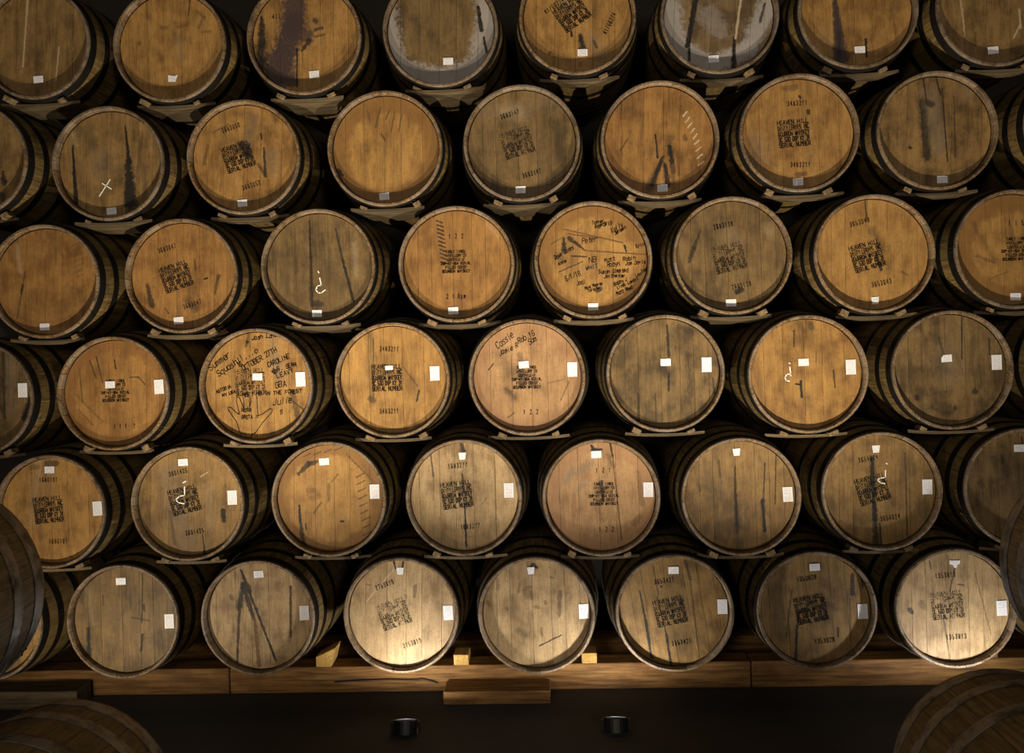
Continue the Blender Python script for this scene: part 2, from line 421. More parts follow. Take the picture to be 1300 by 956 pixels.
def rivet_mesh():
    v, f = [], []
    for dx in (-.009, .009):
        for dt in (-.009, .009):
            b0 = len(v)
            for (r, h) in ((.0045, 0), (.0032, .0018)):
                for k in range(6):
                    an = math.pi * k / 3; v.append((dx + r * math.cos(an), dt + r * math.sin(an), h))
            for k in range(6): f.append((b0 + k, b0 + (k + 1) % 6, b0 + 6 + (k + 1) % 6, b0 + 6 + k))
            f.append(tuple(b0 + 6 + k for k in range(6)))
    return mesh('rivets', v, f, HOOP)
RIV = rivet_mesh()
BOARDS = []
for widths in ([.062, .085, .092, .078, .098, .078], [.05, .075, .09, .105, .07, .06, .043], [.08, .098, .088, .072, .09, .065], [.07, .06, .1, .085, .062, .066, .05], [.045, .092, .07, .083, .098, .105]):
    s = sum(widths); x = -HEADR; L = []
    for w in widths:
        xa, xb = x, x + w * 2 * HEADR / s; x = xb
        def outline(ins, R):
            a, b = xa + ins, xb - ins; a = max(a, -R + .0004); b = min(b, R - .0004)
            P = []
            n = 9
            for i in range(n + 1):
                xx = a + (b - a) * i / n; P.append((xx, math.sqrt(max(R * R - xx * xx, 1e-7))))
            for i in range(n + 1):
                xx = b - (b - a) * i / n; P.append((xx, -math.sqrt(max(R * R - xx * xx, 1e-7))))
            return P
        o1, o2 = outline(.0006, .2455), outline(.0002, HEADR)
        k = len(o1)
        v = [(p[0], HEADY, p[1]) for p in o1] + [(p[0], HEADY + (.0008 if abs(math.hypot(p[0], p[1])) < .2 else .011), p[1]) for p in o2] + [(p[0], HEADY + .02, p[1]) for p in o2]
        f = [tuple(range(k))]
        for i in range(k):
            j = (i + 1) % k; f += [(i, j, k + j, k + i), (k + i, k + j, 2 * k + j, 2 * k + i)]
        f.append(tuple(2 * k + i for i in reversed(range(k))))
        me = mesh('head_board', v, f, None); fix_normals(me)
        me.materials.append(REAR)
        L.append(me)
    BOARDS.append(L)
_v, _f = [], []
for i in range(48):
    th = 2 * math.pi * i / 48
    for y in (LEN - HEADY - .02, LEN - HEADY): _v.append((HEADR * math.sin(th), y, HEADR * math.cos(th)))
for i in range(48):
    j = (i + 1) % 48; _f.append((2 * i, 2 * j, 2 * j + 1, 2 * i + 1))
_f += [tuple(2 * i for i in range(48)), tuple(2 * i + 1 for i in reversed(range(48)))]
REARHEAD = fix_normals(mesh('rear_head', _v, _f, REAR))

# ------------------------------------------------------------------ single-stroke lettering (x 0-4, baseline 2, caps to 8)
GL = {'A': '02 28 42|14 34', 'B': '02 08 38 47 46 35 05|35 44 43 32 02', 'C': '47 38 18 07 03 12 32 43', 'D': '02 08 28 46 44 22 02', 'E': '48 08 02 42|05 35',
      'F': '48 08 02|05 35', 'G': '47 38 18 07 03 12 32 43 45 25', 'H': '02 08|42 48|05 45', 'I': '22 28', 'J': '48 43 32 12 03', 'K': '02 08|48 05 42', 'L': '08 02 42',
      'M': '02 08 25 48 42', 'N': '02 08 42 48', 'O': '12 03 07 18 38 47 43 32 12', 'P': '02 08 38 47 46 35 05', 'Q': '12 03 07 18 38 47 43 32 12|24 41', 'R': '02 08 38 47 46 35 05|25 42',
      'S': '47 38 18 07 06 15 35 44 43 32 12 03', 'T': '08 48|28 22', 'U': '08 03 12 32 43 48', 'V': '08 22 48', 'W': '08 12 26 32 48', 'X': '02 48|08 42', 'Y': '08 25 48|25 22', 'Z': '08 48 02 42',
      '0': '12 03 07 18 38 47 43 32 12', '1': '16 28 22', '2': '07 18 38 47 46 02 42', '3': '07 18 38 47 46 35 44 43 32 12 03|15 35', '4': '32 38 04 44', '5': '48 08 05 35 44 43 32 12 03',
      '6': '47 38 18 07 03 12 32 43 44 35 05', '7': '08 48 12', '8': '15 06 07 18 38 47 46 35 15 04 03 12 32 43 44 35', '9': '03 12 32 43 47 38 18 07 06 15 45',
      '-': '15 35', '.': '22 23', '/': '02 48', '!': '28 24|22 23', "'": '28 26', 'a': '46 16 05 03 12 32 43|46 42', 'b': '08 02 32 43 45 36 06', 'c': '46 16 05 03 12 42', 'd': '48 42 12 03 05 16 46',
      'e': '04 44 45 36 16 05 03 12 42', 'f': '48 38 27 22|05 45', 'g': '46 16 05 04 13 43|46 41 30 00', 'h': '08 02|05 16 36 45 42', 'i': '26 22|27 28', 'j': '36 31 20 10|37 38', 'k': '08 02|46 04 42',
      'l': '28 22', 'm': '02 06 16 25 22|25 36 45 42', 'n': '02 06|05 16 36 45 42', 'o': '12 03 05 16 36 45 43 32 12', 'p': '00 06 36 45 43 32 02', 'q': '40 46 16 05 03 12 42', 'r': '02 06|04 26 46',
      's': '46 16 05 34 43 32 02', 't': '28 23 32 42|06 46', 'u': '06 03 12 32 43|46 42', 'v': '06 22 46', 'w': '06 12 25 32 46', 'x': '02 46|06 42', 'y': '06 23|46 20 10', 'z': '06 46 02 42', ' ': ''}
def ribbon(v, f, pts, w):
    """flat ribbon of width w along 2-D points (x, z), facing -y"""
    for i in range(len(pts) - 1):
        a, b = Vector(pts[i]), Vector(pts[i + 1])
        d = b - a
        if d.length < 1e-6: continue
        d.normalize(); n = Vector((-d.y, d.x)) * w * .5; e = d * w * .35
        k = len(v)
        for p in (a - e - n, b + e - n, b + e + n, a - e + n): v.append((p.x, 0, p.y))
        f.append((k, k + 1, k + 2, k + 3))
def text_strokes(s, h, adv, x0=0, z0=0, rot=0, slant=0, jit=0, rs=None, gw=.72):
    """list of polylines; h = cap height, adv = advance per character, gw = glyph width / advance"""
    out = []; c, sn = math.cos(rot), math.sin(rot)
    for i, ch in enumerate(s):
        g = GL.get(ch, '')
        if not g: continue
        jx = (rs.uniform(-jit, jit), rs.uniform(-jit, jit), 1 + rs.uniform(-jit, jit) * 20 * .6 / max(h * 60, .3)) if rs else (0, 0, 1)
        for pl in g.split('|'):
            P = []
            for q in pl.split():
                x = int(q[0]) / 4 * adv * gw + i * adv; z = (int(q[1]) - 2) / 6 * h * jx[2]
                x += slant * z + jx[0]; z += jx[1]
                P.append((x0 + c * x - sn * z, z0 + sn * x + c * z))
            out.append(P)
    return out
def strokes_mesh(name, strokes, w, mat):
    v, f = [], []
    for P in strokes: ribbon(v, f, P, w)
    return mesh(name, v, f, mat)
def block_strokes(lines, width, pitch, h):
    out = []
    n = len(lines)
    for i, s in enumerate(lines):
        z = (n - 1) / 2 * pitch - i * pitch - h / 2
        if isinstance(s, tuple): s, wd = s
        else: wd = width
        adv = wd / len(s)
        out += text_strokes(s, h, adv, -width / 2 if wd == width else -wd / 2, z, gw=.78)
    return out
LA = ['HEAVEN HILL', 'DISTILLERIES INC', 'BOURBON WHISKEY', 'BC 530 DSP KY 31', 'SERIAL NUMBER']
LB = [('EARLY TIMES', .088), ('DISTILLERY CO', .096), ('LOUISVILLE KY', .080), ('DSP-KY-354 SERIAL', .138), ('FILLED 03107', .098), ('BOURBON WHISKEY', .128)]
STAMP_A = {m.name: strokes_mesh('stencil', block_strokes(LA, .140, .0254, .0192), .0039, m) for m in (INK, INKF)}
STAMP_B = {m.name: strokes_mesh('stencil', block_strokes(LB, .140, .0180, .0118), .0030, m) for m in (INK, INKF)}

def sticker_mesh(w, h, torn):
    w, h = w / 2, h / 2
    if torn == 1: o = [(-w, -h), (w * .45, -h * 1.1), (w, h), (w * .3, h * .6), (-w, h)]
    elif torn == 2: o = [(-w, h), (w, h), (w * .9, 0), (w * .5, -h * .1), (w * .3, -h), (-.1 * w, -h * 1.1), (-w * .4, -h * .2), (-w, 0)]
    elif torn == 3: o = [(-w * .6, -h), (w * .55, -h), (w * .75, h), (-w * .75, h)]
    elif torn == 4: o = [(-w, -h), (w, -h), (w, h), (-w * .55, h), (-w, h * .3)]
    else: o = [(-w, -h), (w, -h), (w, h), (-w, h)]
    n = len(o)
    v = [(x, -.0004, z) for x, z in o] + [(x, .0003, z) for x, z in o]
    f = [tuple(range(n)), tuple(n + i for i in reversed(range(n)))] + [(i, n + i, n + (i + 1) % n, (i + 1) % n) for i in range(n)]
    return fix_normals(mesh('sticker', v, f, PAPER))
STK = {t: sticker_mesh(.046, .032, t) for t in range(5)}
STK_S = sticker_mesh(.036, .020, 0)
TAGM = sticker_mesh(.044, .067, 0)

# ------------------------------------------------------------------ what the photograph shows of every barrel
# s: what sets it apart; t: oak tone; ring/rr/mo: stained edge and mottling; m: stains (x0,y0,x1,y1,halfwidth0,halfwidth1,strength,kind) in photo pixels
# st: stickers (x,y,torn); tg: bar-code tag; A / B: stencil (x,y,degrees,faded); n: numbers (text,x,y,degrees)
def hatch(n, x0, y0, x1, y1, dx, dy, w, s, k):
    return [(x0 + (x1 - x0) * i / (n - 1), y0 + (y1 - y0) * i / (n - 1), x0 + (x1 - x0) * i / (n - 1) + dx, y0 + (y1 - y0) * i / (n - 1) + dy, w, w, s, k) for i in range(n)]
B = []
def add(row, cx, cy, s, t, ring=.5, rr=.20, mo=.35, g=0, m=(), st=(), tg=None, A=None, Bs=None, n=(), chalk=None, pen=None, ct=.7):
    B.append(dict(row=row, c=(cx, cy), s=s, t=t, ring=ring, rr=rr, mo=mo, g=g, m=list(m), st=st, tg=tg, A=A, B=Bs, n=n, chalk=chalk, pen=pen, ct=ct))
# tier 1 (top)
add(1, 42, 53, 'with one thin pale vertical line, in the top tier', 'brown', .35, .205, .4, 3, [(35, 0, 29, 85, 1.3, .8, .6, 'w'), (75, 60, 71, 102, .9, .9, .5, 'w'), (86, 62, 86, 82, 4, 4, .35, 'k'), (21, 28, 21, 30, 4, 4, .4, 'k')], [(49, 101, 0)], ct=.2)
add(1, 214, 56, 'with a torn scrap of sticker on plain golden wood', 'gold', .4, .205, .35, 0, [(187, 21, 189, 22, 4, 4, .5, 'b'), (241, 0, 239, 20, .8, .8, .7, 'k'), (250, 14, 259, 22, 1.8, 1.8, .5, 'b'), (259, 22, 252, 35, 1.8, 1.8, .5, 'b'), (226, 35, 238, 31, 2, 2, .45, 'b'), (257, 41, 267, 40, 1.5, 1.5, .45, 'b'), (176, 55, 177, 56, 2, 2, .6, 'b'), (196, 62, 205, 76, 5, 4, .35, 'b'), (205, 35, 211, 35, 2, 2, .5, 'b'), (228, 50, 230, 75, 7, 5, .35, 'g')], [(220, 99.5, 1)], ct=.5)
add(1, 385, 46, 'with a broad purple-brown stain across its head', 'gold', .3, .21, .3, 1, [(376, -20, 372, 30, 13, 13, .9, 'p'), (374, 28, 352, 92, 11, 17, .93, 'p'), (372, 40, 390, 45, 10, 8, .75, 'p'), (362, 100, 372, 104, 8, 6, .8, 'p'), (332, 22, 333, 55, 2, 6, .9, 'k'), (331, 60, 332, 86, 7, 6, .9, 'k'), (377, 62, 377, 110, .9, .9, .95, 'k'), (392, 52, 384, 64, 3, 1.5, .8, 'k'), (400, 26, 401, 27, 3, 3, .8, 'p'), (400, 38, 409, 35, 1.8, 1.8, .8, 'p'), (400, 47, 411, 44, 1.5, 1.5, .6, 'p')], [(399, 94.5, 0)], n=[('417', 352, 21, 0)], ct=.6)
add(1, 558.5, 36, 'with a grey mildew ring and a short black split', 'dark', .0, .19, .4, 2, [(483, 20, 505, 85, 17, 10, .75, 'm'), (508, 86, 560, 103, 10, 12, .8, 'm'), (560, 103, 605, 82, 12, 10, .8, 'm'), (607, 80, 622, 20, 10, 14, .75, 'm'), (622, 20, 608, -20, 13, 8, .7, 'm'), (607, 8, 611, 38, 1.6, 2.4, .95, 'k'), (614, 48, 618, 66, 1.4, 1.4, .9, 'k')], [(569, 78, 0)], ct=.1)
add(1, 733, 20, 'with a steeply tilted stencil and three black drips', 'gold', .35, .205, .3, 2, [(737, 46, 740, 61, 3, 4, .95, 'k'), (754, 52, 757, 60, 1.6, 1.4, .9, 'k'), (725, 40, 726, 46, 1.4, 1.2, .9, 'k'), (698, 67, 698, 68, 1.6, 1.6, .6, 'k'), (716, 4, 724, 10, 9, 7, .5, 'g'), (737, 80, 737, 83, 1.5, 1.5, .6, 'b'), (757, -5, 755, 20, 2, 3, .5, 'b'), (752, 50, 762, 75, 12, 14, .3, 'g')], [(739.5, 67, 0)], A=(726, 17, 33, 0), n=[('M1/00274', 704, 7, 33), ('M1/00274', 774, 29, 62)], ct=.7)
add(1, 914, 18, 'with grey mildewed edges and two long black streaks', 'grey', .0, .19, .45, 4, [(846, 10, 858, 55, 14, 12, .85, 'm'), (860, 60, 905, 84, 10, 9, .85, 'm'), (905, 84, 950, 62, 9, 9, .85, 'm'), (952, 60, 975, 8, 9, 11, .85, 'm'), (900, 20, 915, 40, 12, 8, .35, 'm'), (884, -5, 873, 58, 3, 2.6, .95, 'k'), (875, 62, 875, 76, 1.6, 1.6, .9, 'k'), (932, 48, 932, 86, 1.4, 3, .95, 'k'), (941, -5, 934, 48, 1.2, 1.2, .7, 'w'), (971, 5, 965, 28, 1.2, 1.6, .8, 'k')], [(906, 75, 0)], ct=.15)
add(1, 1090, 11, 'with one widening dark streak and a short black crack', 'gold', .4, .205, .4, 0, [(1059, -10, 1063, 30, 1.6, 4, .95, 'p'), (1063, 30, 1068, 74, 4, 8, .95, 'p'), (1065, 40, 1065, 74, 3, 4, .8, 'k'), (1099, 50, 1100, 72, 1.2, 1.2, .95, 'k'), (1142, 6, 1140, 12, 8, 5, .55, 'o'), (1045, 45, 1052, 55, 8, 8, .3, 'g')], [(1091.5, 63.5, 0)], ct=.25)
add(1, 1267, 7, 'with pale scratches and a rusty drip in the top tier', 'brown', .35, .205, .4, 3, [(1219, -5, 1225, 45, 1.2, .9, .5, 'w'), (1238, 42, 1238, 57, 1.4, 1.4, .8, 'b'), (1294, 12, 1296, 35, 1.1, 1.1, .6, 'w'), (1295, 32, 1287, 48, 1.1, 1.1, .6, 'w')], [(1260.5, 64, 0)], ct=.2)
# tier 2
add(2, -37, 203, 'cut by the frame beside the chalk X barrel', 'brown', .4, .20, .4, 0, [(4, 218, 5, 231, 1.5, 4, .9, 'k'), (3, 248, 4, 252, 3, 3, .7, 'k')], (), ct=.5)
add(2, 136, 207, 'with a white chalk X and two black leak streaks', 'brown', .45, .20, .4, 2, [(92, 185, 97, 258, .9, 2.6, .97, 'k'), (159, 160, 164, 208, .8, 2.4, .97, 'k'), (163, 205, 166, 258, 4, 9, .97, 'k'), (106, 168, 112, 182, 10, 9, .5, 'o'), (120, 178, 110, 196, 6, 3, .55, 'o'), (154, 218, 153, 228, 9, 7, .45, 'o'), (93, 170, 98, 185, 4, 3, .4, 'w'), (128, 200, 130, 215, 14, 14, .3, 'g')], [(142, 268, 0)], chalk='X', ct=.35)
add(2, 308, 199, 'with a dark smudge over the corner of its stencil', 'gold', .5, .205, .35, 3, [(308, 184, 316, 198, 6, 4, .85, 'k'), (328, 208, 336, 222, 1.5, 1.5, .6, 'k'), (264, 184, 259, 208, 1.2, 2, .65, 'b'), (335, 188, 337, 224, 1.2, 1.6, .85, 'k'), (331, 170, 332, 176, 1, 1, .9, 'k'), (346, 145, 350, 152, 4, 4, .55, 'k'), (345, 195, 346, 215, 9, 8, .4, 'g'), (322, 150, 316, 180, 10, 8, .35, 'g'), (300, 143, 325, 148, 5, 5, .4, 'b'), (270, 168, 290, 158, 1, 1, .6, 'b')], [(308, 258, 0)], A=(303, 199, 16, 0), n=[('3683050', 294, 162, 17), ('3683050', 320, 235, 17)], ct=.85)
add(2, 488, 188, 'with thin brown drips and a paler round centre', 'gold', .75, .172, .25, 1, [(466, 140, 470, 154, .9, 1, .7, 'b'), (483, 137, 477, 161, .9, 1.2, .8, 'b'), (494, 140, 490, 151, .8, .9, .75, 'b'), (501, 141, 497, 167, .8, .8, .7, 'b'), (510, 146, 506, 167, .8, .9, .75, 'b'), (519, 150, 519, 162, .7, .7, .6, 'b'), (484, 170, 489, 178, 1.2, 1.5, .8, 'b'), (464, 184, 466, 192, 6, 4, .5, 'o'), (430, 216, 434, 222, 2, 2, .9, 'k')], [(488, 249.5, 0)], ct=.75)
add(2, 662, 181, 'dark brown, with a faded stencil and grey rim', 'dark', .45, .20, .4, 0, [(612, 160, 616, 250, 6, 10, .3, 'k'), (706, 170, 712, 215, 20, 20, .22, 'k'), (615, 145, 700, 130, 10, 10, .25, 'g'), (640, 140, 660, 145, 10, 10, .35, 'w')], [(661, 241, 0)], A=(657, 181, 15, 1), n=[('3683147', 648, 145, 15), ('3683147', 676, 220, 14)], ct=.2)
add(2, 838, 176.5, 'with a split dark stain below its centre and scratches', 'amber', .4, .205, .4, 2, [(832, 171, 835, 200, .8, 1, .9, 'k'), (849, 175, 851, 195, 7, 5, .6, 'k'), (843, 198, 824, 238, 2, 5, .93, 'b'), (841, 200, 828, 234, 1.6, 2.6, .9, 'k'), (850, 186, 855, 218, 2, 2.6, .95, 'k'), (844, 208, 848, 234, 1.5, 3, .9, 'k'), (860, 192, 862, 222, .9, 1.2, .85, 'b'), (854, 210, 855, 232, 2, 2.5, .7, 'b'), (869, 172, 870, 176, 2.2, 2.4, .75, 'b'), (797, 176, 787, 192, .7, .6, .6, 'k')] + hatch(5, 872, 142, 885, 170, -5, 6, .6, .85, 'w') + hatch(4, 888, 178, 893, 205, -6, 5, .6, .7, 'w'), [(841, 239, 0)], ct=.7)
add(2, 1015.5, 168, 'with a bold level stencil and whitish rim', 'gold', .45, .21, .3, 0, [(1026, 140, 1026, 143, 1.6, 2, .85, 'k'), (1015, 122, 1016, 124, 1.6, 1.6, .8, 'k'), (995, 112, 1010, 111, 3, 3, .5, 'o'), (1026, 188, 1028, 206, 6, 6, .35, 'o'), (1012, 222, 1022, 221, 2.4, 2.4, .8, 'b'), (980, 207, 984, 210, 4, 4, .5, 'b'), (960, 180, 966, 200, 14, 14, .35, 'g')], [(1013, 231, 0)], A=(1008, 169, 4, 0), n=[('3483211', 1013, 131, 2), ('3483211', 1017, 209, -1)], ct=.45)
add(2, 1191, 165, 'with a long grey-black smear down the middle', 'brown', .45, .205, .5, 3, [(1171, 130, 1177, 200, 5, 5, .85, 'k'), (1180, 118, 1192, 185, 10, 12, .55, 'g'), (1178, 130, 1183, 133, 3, 3, .75, 'k'), (1196, 112, 1203, 205, .7, .7, .85, 'k'), (1172, 100, 1176, 126, .8, .8, .8, 'k'), (1189, 100, 1194, 120, 1, 1, .8, 'k'), (1211, 122, 1213, 200, .8, .8, .6, 'k'), (1210, 218, 1225, 212, 4, 4, .55, 'o'), (1155, 187, 1156, 188, 1.4, 1.4, .9, 'k'), (1170, 215, 1195, 219, 4, 4, .45, 'o'), (1226, 112, 1232, 122, 6, 6, .5, 'g')], [(1196, 228, 0)], ct=.55)
add(2, 1379, 157, 'cut by the frame, showing a golden flank between hoops', 'brown', .45, .205, .5, 0, (), (), ct=.5)
# tier 3
add(3, 54, 357, 'with fan-shaped saw marks and a darker lower half', 'amber', .4, .21, .4, 2, [(32, 345, 22, 405, .7, .7, .6, 'k'), (29, 362, 27, 373, 1.2, 1, .9, 'k'), (30, 385, 90, 390, 26, 26, .35, 'b'), (12, 318, 14, 330, 4, 4, .4, 'k'), (22, 312, 26, 345, 4, 3, .5, 'w')] + hatch(7, 92, 312, 97, 352, 9, -4, .6, .55, 'b'), [(57, 415, 0)], ct=.75)
add(3, 229, 350, 'with a tilted stencil over a black blot', 'amber', .5, .205, .35, 2, [(187, 362, 193, 388, 2, 3, .75, 'k'), (277, 350, 273, 372, 2, 1.5, .65, 'k'), (238, 382, 248, 392, 6, 6, .65, 'k'), (260, 354, 263, 353, 1.2, 1.2, .9, 'k'), (247, 330, 248, 342, 1, 1, .6, 'k'), (290, 315, 292, 350, 5, 5, .35, 'b'), (210, 392, 214, 398, 1, 1, .6, 'k')], [(227, 407, 0)], A=(224, 351, 17, 0), n=[('3683047', 213, 315, 16), ('3683047', 245, 386, 16)], ct=.9)
add(3, 403, 338, 'with a chalk hook and dot on dark wood', 'dark', .4, .205, .4, 0, [(393, 280, 396, 388, .9, 2.2, .75, 'k'), (426, 290, 435, 330, 1.2, 1.2, .7, 'k'), (435, 330, 449, 383, 1.5, 1.5, .9, 'k'), (415, 335, 430, 365, 14, 14, .35, 'k'), (373, 300, 376, 345, 4, 5, .35, 'k'), (400, 385, 408, 386, 3, 3, .6, 'k'), (450, 310, 452, 350, 4, 4, .35, 'w')], [(402.5, 398, 0)], chalk='hook3', ct=.6)
add(3, 579, 335, 'with a small six-line stencil and comb-like marks', 'amber', .35, .205, .3, 1, hatch(11, 554, 280, 560, 332, 8, 3, .55, .9, 'k') + [(620, 285, 632, 300, 4, 3, .35, 'w'), (550, 300, 548, 310, 3, 3, .3, 'b'), (575, 355, 577, 378, .8, .8, .5, 'b')], [(575.6, 394.5, 0)], Bs=(579, 332, 0, 0), n=[('1 2 2', 580, 300, 0), ('2 1 Bpm', 580, 376, 0)], ct=.55)
add(3, 753, 329.5, 'covered in marker signatures around a burnt fan mark', 'gold', .75, .185, .3, 2, [(716, 302, 716, 318, 1.4, 3.6, .9, 'k'), (722, 302, 742, 317, 2.2, 1, .85, 'k'), (708, 325, 714, 330, 5, 5, .55, 'k'), (716, 291, 790, 308, .7, .7, .85, 'b'), (722, 297, 760, 302, .6, .6, .8, 'b'), (742, 318, 820, 323, .7, .7, .85, 'b'), (725, 325, 745, 326, .7, .7, .8, 'k'), (700, 310, 716, 300, .6, .6, .7, 'b'), (710, 345, 740, 332, .6, .6, .7, 'k'), (793, 312, 795, 319, 1.2, .8, .95, 'k'), (758, 369, 762, 366, 2.4, 2, .8, 'k'), (740, 340, 755, 338, 6, 5, .35, 'g')], [(753, 389.5, 0)], pen='sig', ct=.6)
add(3, 930.5, 324, 'dark brown, with a faint stencil and a black blob below', 'dark', .4, .205, .4, 0, [(889, 293, 881, 315, .8, 2, .7, 'k'), (881, 315, 875, 332, 2.4, 1.6, .7, 'k'), (936, 371, 942, 368, 3, 2.4, .95, 'k'), (925, 300, 935, 305, 12, 10, .3, 'g'), (975, 290, 978, 295, 8, 6, .25, 'w')], [(928, 384.5, 0)], A=(926, 327, 12, 1), n=[('2683138', 919, 286, 10), ('2683138', 942, 362, 10)], ct=.7)
add(3, 1111, 322, 'bright golden, with a bold tilted stencil and smear', 'gold', .4, .212, .25, 1, [(1098, 254, 1100, 280, 1, 1, .7, 'k'), (1108, 292, 1122, 318, 6, 5, .55, 'k'), (1113, 325, 1119, 342, 2, 1.5, .85, 'k'), (1128, 335, 1128, 340, 6, 5, .55, 'b'), (1145, 345, 1152, 349, 1.4, 1.2, .6, 'b')], [(1111, 381.5, 3)], A=(1101, 325, 14, 0), n=[('3653043', 1092, 282, 14), ('3653043', 1120, 359, 11)], ct=.9)
add(3, 1290, 316, 'with ring scratches, its six-line stencil cut by the frame', 'gold', .8, .165, .3, 0, [(1238, 290, 1262, 330, 3, 4, .45, 'b'), (1240, 325, 1262, 333, 1.5, 1.5, .5, 'b'), (1255, 355, 1280, 345, .7, .7, .5, 'b'), (1237, 284, 1240, 295, 2, 2, .5, 'b')], [(1289, 376.6, 0)], Bs=(1291, 316, 0, 0), n=[('1 1 5', 1291, 283, 0)], ct=.5)
# tier 4
add(4, -29, 506, 'cut by the frame, with grey streaks and a tag', 'dark', .5, .20, .5, 0, [(4, 445, 6, 530, 1.2, 1.5, .7, 'k'), (1, 480, 3, 520, 3, 3, .5, 'k'), (12, 445, 14, 520, 7, 7, .35, 'g'), (14, 540, 28, 520, 5, 4, .55, 'b'), (30, 530, 38, 505, 3, 2, .8, 'k')], (), tg=(29, 495.5), ct=.15)
add(4, 142.5, 499.5, 'with wavy cracks and a small sticker over its stencil', 'amber', .6, .195, .35, 1, [(122, 452, 130, 485, .6, .8, .7, 'k'), (114, 458, 122, 480, .5, .6, .6, 'k'), (101, 468, 105, 510, .5, .6, .5, 'k'), (145, 457, 147, 468, .6, 1, .8, 'k'), (165, 479, 176, 479, .6, .6, .7, 'k'), (176, 479, 184, 488, .6, .6, .7, 'k'), (95, 500, 130, 535, 1.2, 1.2, .3, 'k'), (100, 520, 118, 540, .8, .8, .4, 'k')], [(140, 488.5, 0)], tg=(202, 491), Bs=(147, 496, 0, 0), n=[('1 1 1  2', 159, 541, 0)], ct=.75)
add(4, 324, 490, 'covered in marker writing above a traced hand', 'gold', .35, .208, .3, 1, [(314, 434, 314, 435, 1.7, 1.7, .97, 'k'), (345, 432, 353, 462, 8, 8, .4, 'g'), (350, 462, 356, 480, 9, 9, .4, 'g'), (372, 498, 378, 530, 3, 3, .6, 'k'), (366, 505, 385, 520, .8, .8, .7, 'k'), (316, 425, 312, 440, 1.5, 1, .5, 'k')], [(327, 478.5, 0)], tg=(381.7, 481.5), A=(318, 485, 2, 1), pen='hand', ct=.5)
add(4, 497.5, 482.5, 'with a level stencil beside a dark upright board', 'gold', .35, .208, .3, 0, [(470, 424, 471, 512, 5, 5, .5, 'o'), (474, 430, 474, 505, .7, .7, .6, 'k'), (510, 470, 530, 500, 12, 12, .3, 'b'), (532, 496, 529, 509, 1.2, 1, .85, 'k'), (470, 506, 474, 508, 3, 3, .6, 'k'), (512, 466, 530, 490, 1, 1, .4, 'k'), (485, 464, 500, 480, 12, 12, .3, 'b')], [(494, 467, 9)], tg=(552, 474), A=(491.5, 479.5, 0, 0), n=[('3483211', 495, 443, -3), ('3483211', 495, 522, 0)], ct=.85)
add(4, 669, 479, 'with black smudges over its stencil and signatures above', 'tan', .5, .195, .25, 0, [(643, 494, 653, 505, 4, 6, .7, 'k'), (655, 470, 680, 490, 8, 8, .45, 'k'), (635, 450, 645, 475, 10, 9, .35, 'o'), (620, 470, 626, 462, .7, .7, .8, 'k'), (660, 450, 662, 490, 3, 3, .35, 'k'), (697, 486, 715, 482, .6, .6, .5, 'b'), (712, 508, 722, 485, .5, .5, .5, 'k'), (645, 530, 653, 524, .6, .6, .6, 'k')], [(665, 463, 0)], tg=(726.5, 469), Bs=(669, 479, 0, 0), n=[('1 2 2', 675, 523, 0)], pen='top', ct=.7)
add(4, 845, 474, 'dark and blotched, with a split above its centre sticker', 'dark', .4, .205, .6, 0, [(847, 413, 849, 452, 1, 1.6, .85, 'k'), (849, 474, 849, 496, 1.3, 1, .95, 'k'), (810, 500, 811, 536, 1.2, 1.6, .75, 'k'), (794, 476, 800, 494, 6, 6, .55, 'k'), (872, 448, 878, 500, 5, 5, .6, 'k'), (842, 468, 846, 472, 6, 5, .55, 'k'), (832, 500, 833, 535, .7, .7, .6, 'k'), (905, 480, 907, 500, .9, .9, .7, 'k'), (862, 415, 875, 420, 3, 3, .45, 'k')], [(845, 460, 0)], tg=(897, 463), ct=.45)
add(4, 1026.5, 475, 'with a chalk hook and a black T-shaped crack', 'gold', .55, .208, .4, 0, [(1010, 487.5, 1017, 488.5, .9, 1, .97, 'k'), (1016.5, 484, 1018, 504, 1.2, 1.4, .98, 'k'), (1029, 411, 1029, 416, 3, 3, .75, 'o'), (1013, 410, 1020, 420, 3, 3, .5, 'o'), (1008, 420, 1008, 440, .7, .7, .8, 'k'), (1018, 430, 1028, 432, 10, 8, .35, 'b'), (1058, 470, 1060, 492, .8, .8, .75, 'k'), (1025, 505, 1026, 515, 8, 6, .45, 'o'), (957, 440, 970, 520, 5, 6, .5, 'b'), (1036, 446, 1036, 460, .7, .7, .6, 'b')], [(1020, 460, 0)], tg=(1080, 466), chalk='hook4', ct=.75)
add(4, 1210, 469.6, 'dark, with mould spots along its lower edge', 'dark', .35, .205, .55, 0, [(1192, 430, 1198, 450, 1, 1.4, .7, 'k'), (1189, 405, 1189, 435, 3, 3, .35, 'k'), (1221, 402, 1221, 455, .8, .8, .8, 'k'), (1256, 430, 1256, 450, 1, 1, .7, 'k'), (1164, 504, 1164, 506, 2.2, 2.2, .85, 'k'), (1184, 518, 1188, 520, 4, 3, .7, 'k'), (1198, 525, 1208, 524, 4, 3, .65, 'k'), (1186, 500, 1205, 497, 6, 6, .45, 'k'), (1213, 517, 1213, 518, 2, 2, .7, 'k'), (1237, 497, 1240, 498, 3, 2, .7, 'k'), (1200, 450, 1205, 470, 18, 16, .3, 'g')], [(1201.5, 455, 4)], tg=(1265, 460), ct=.45)
add(4, 1394, 463, 'cut by the frame beside the mould-spotted barrel', 'brown', .4, .2, .4, 0, (), (), ct=.5)
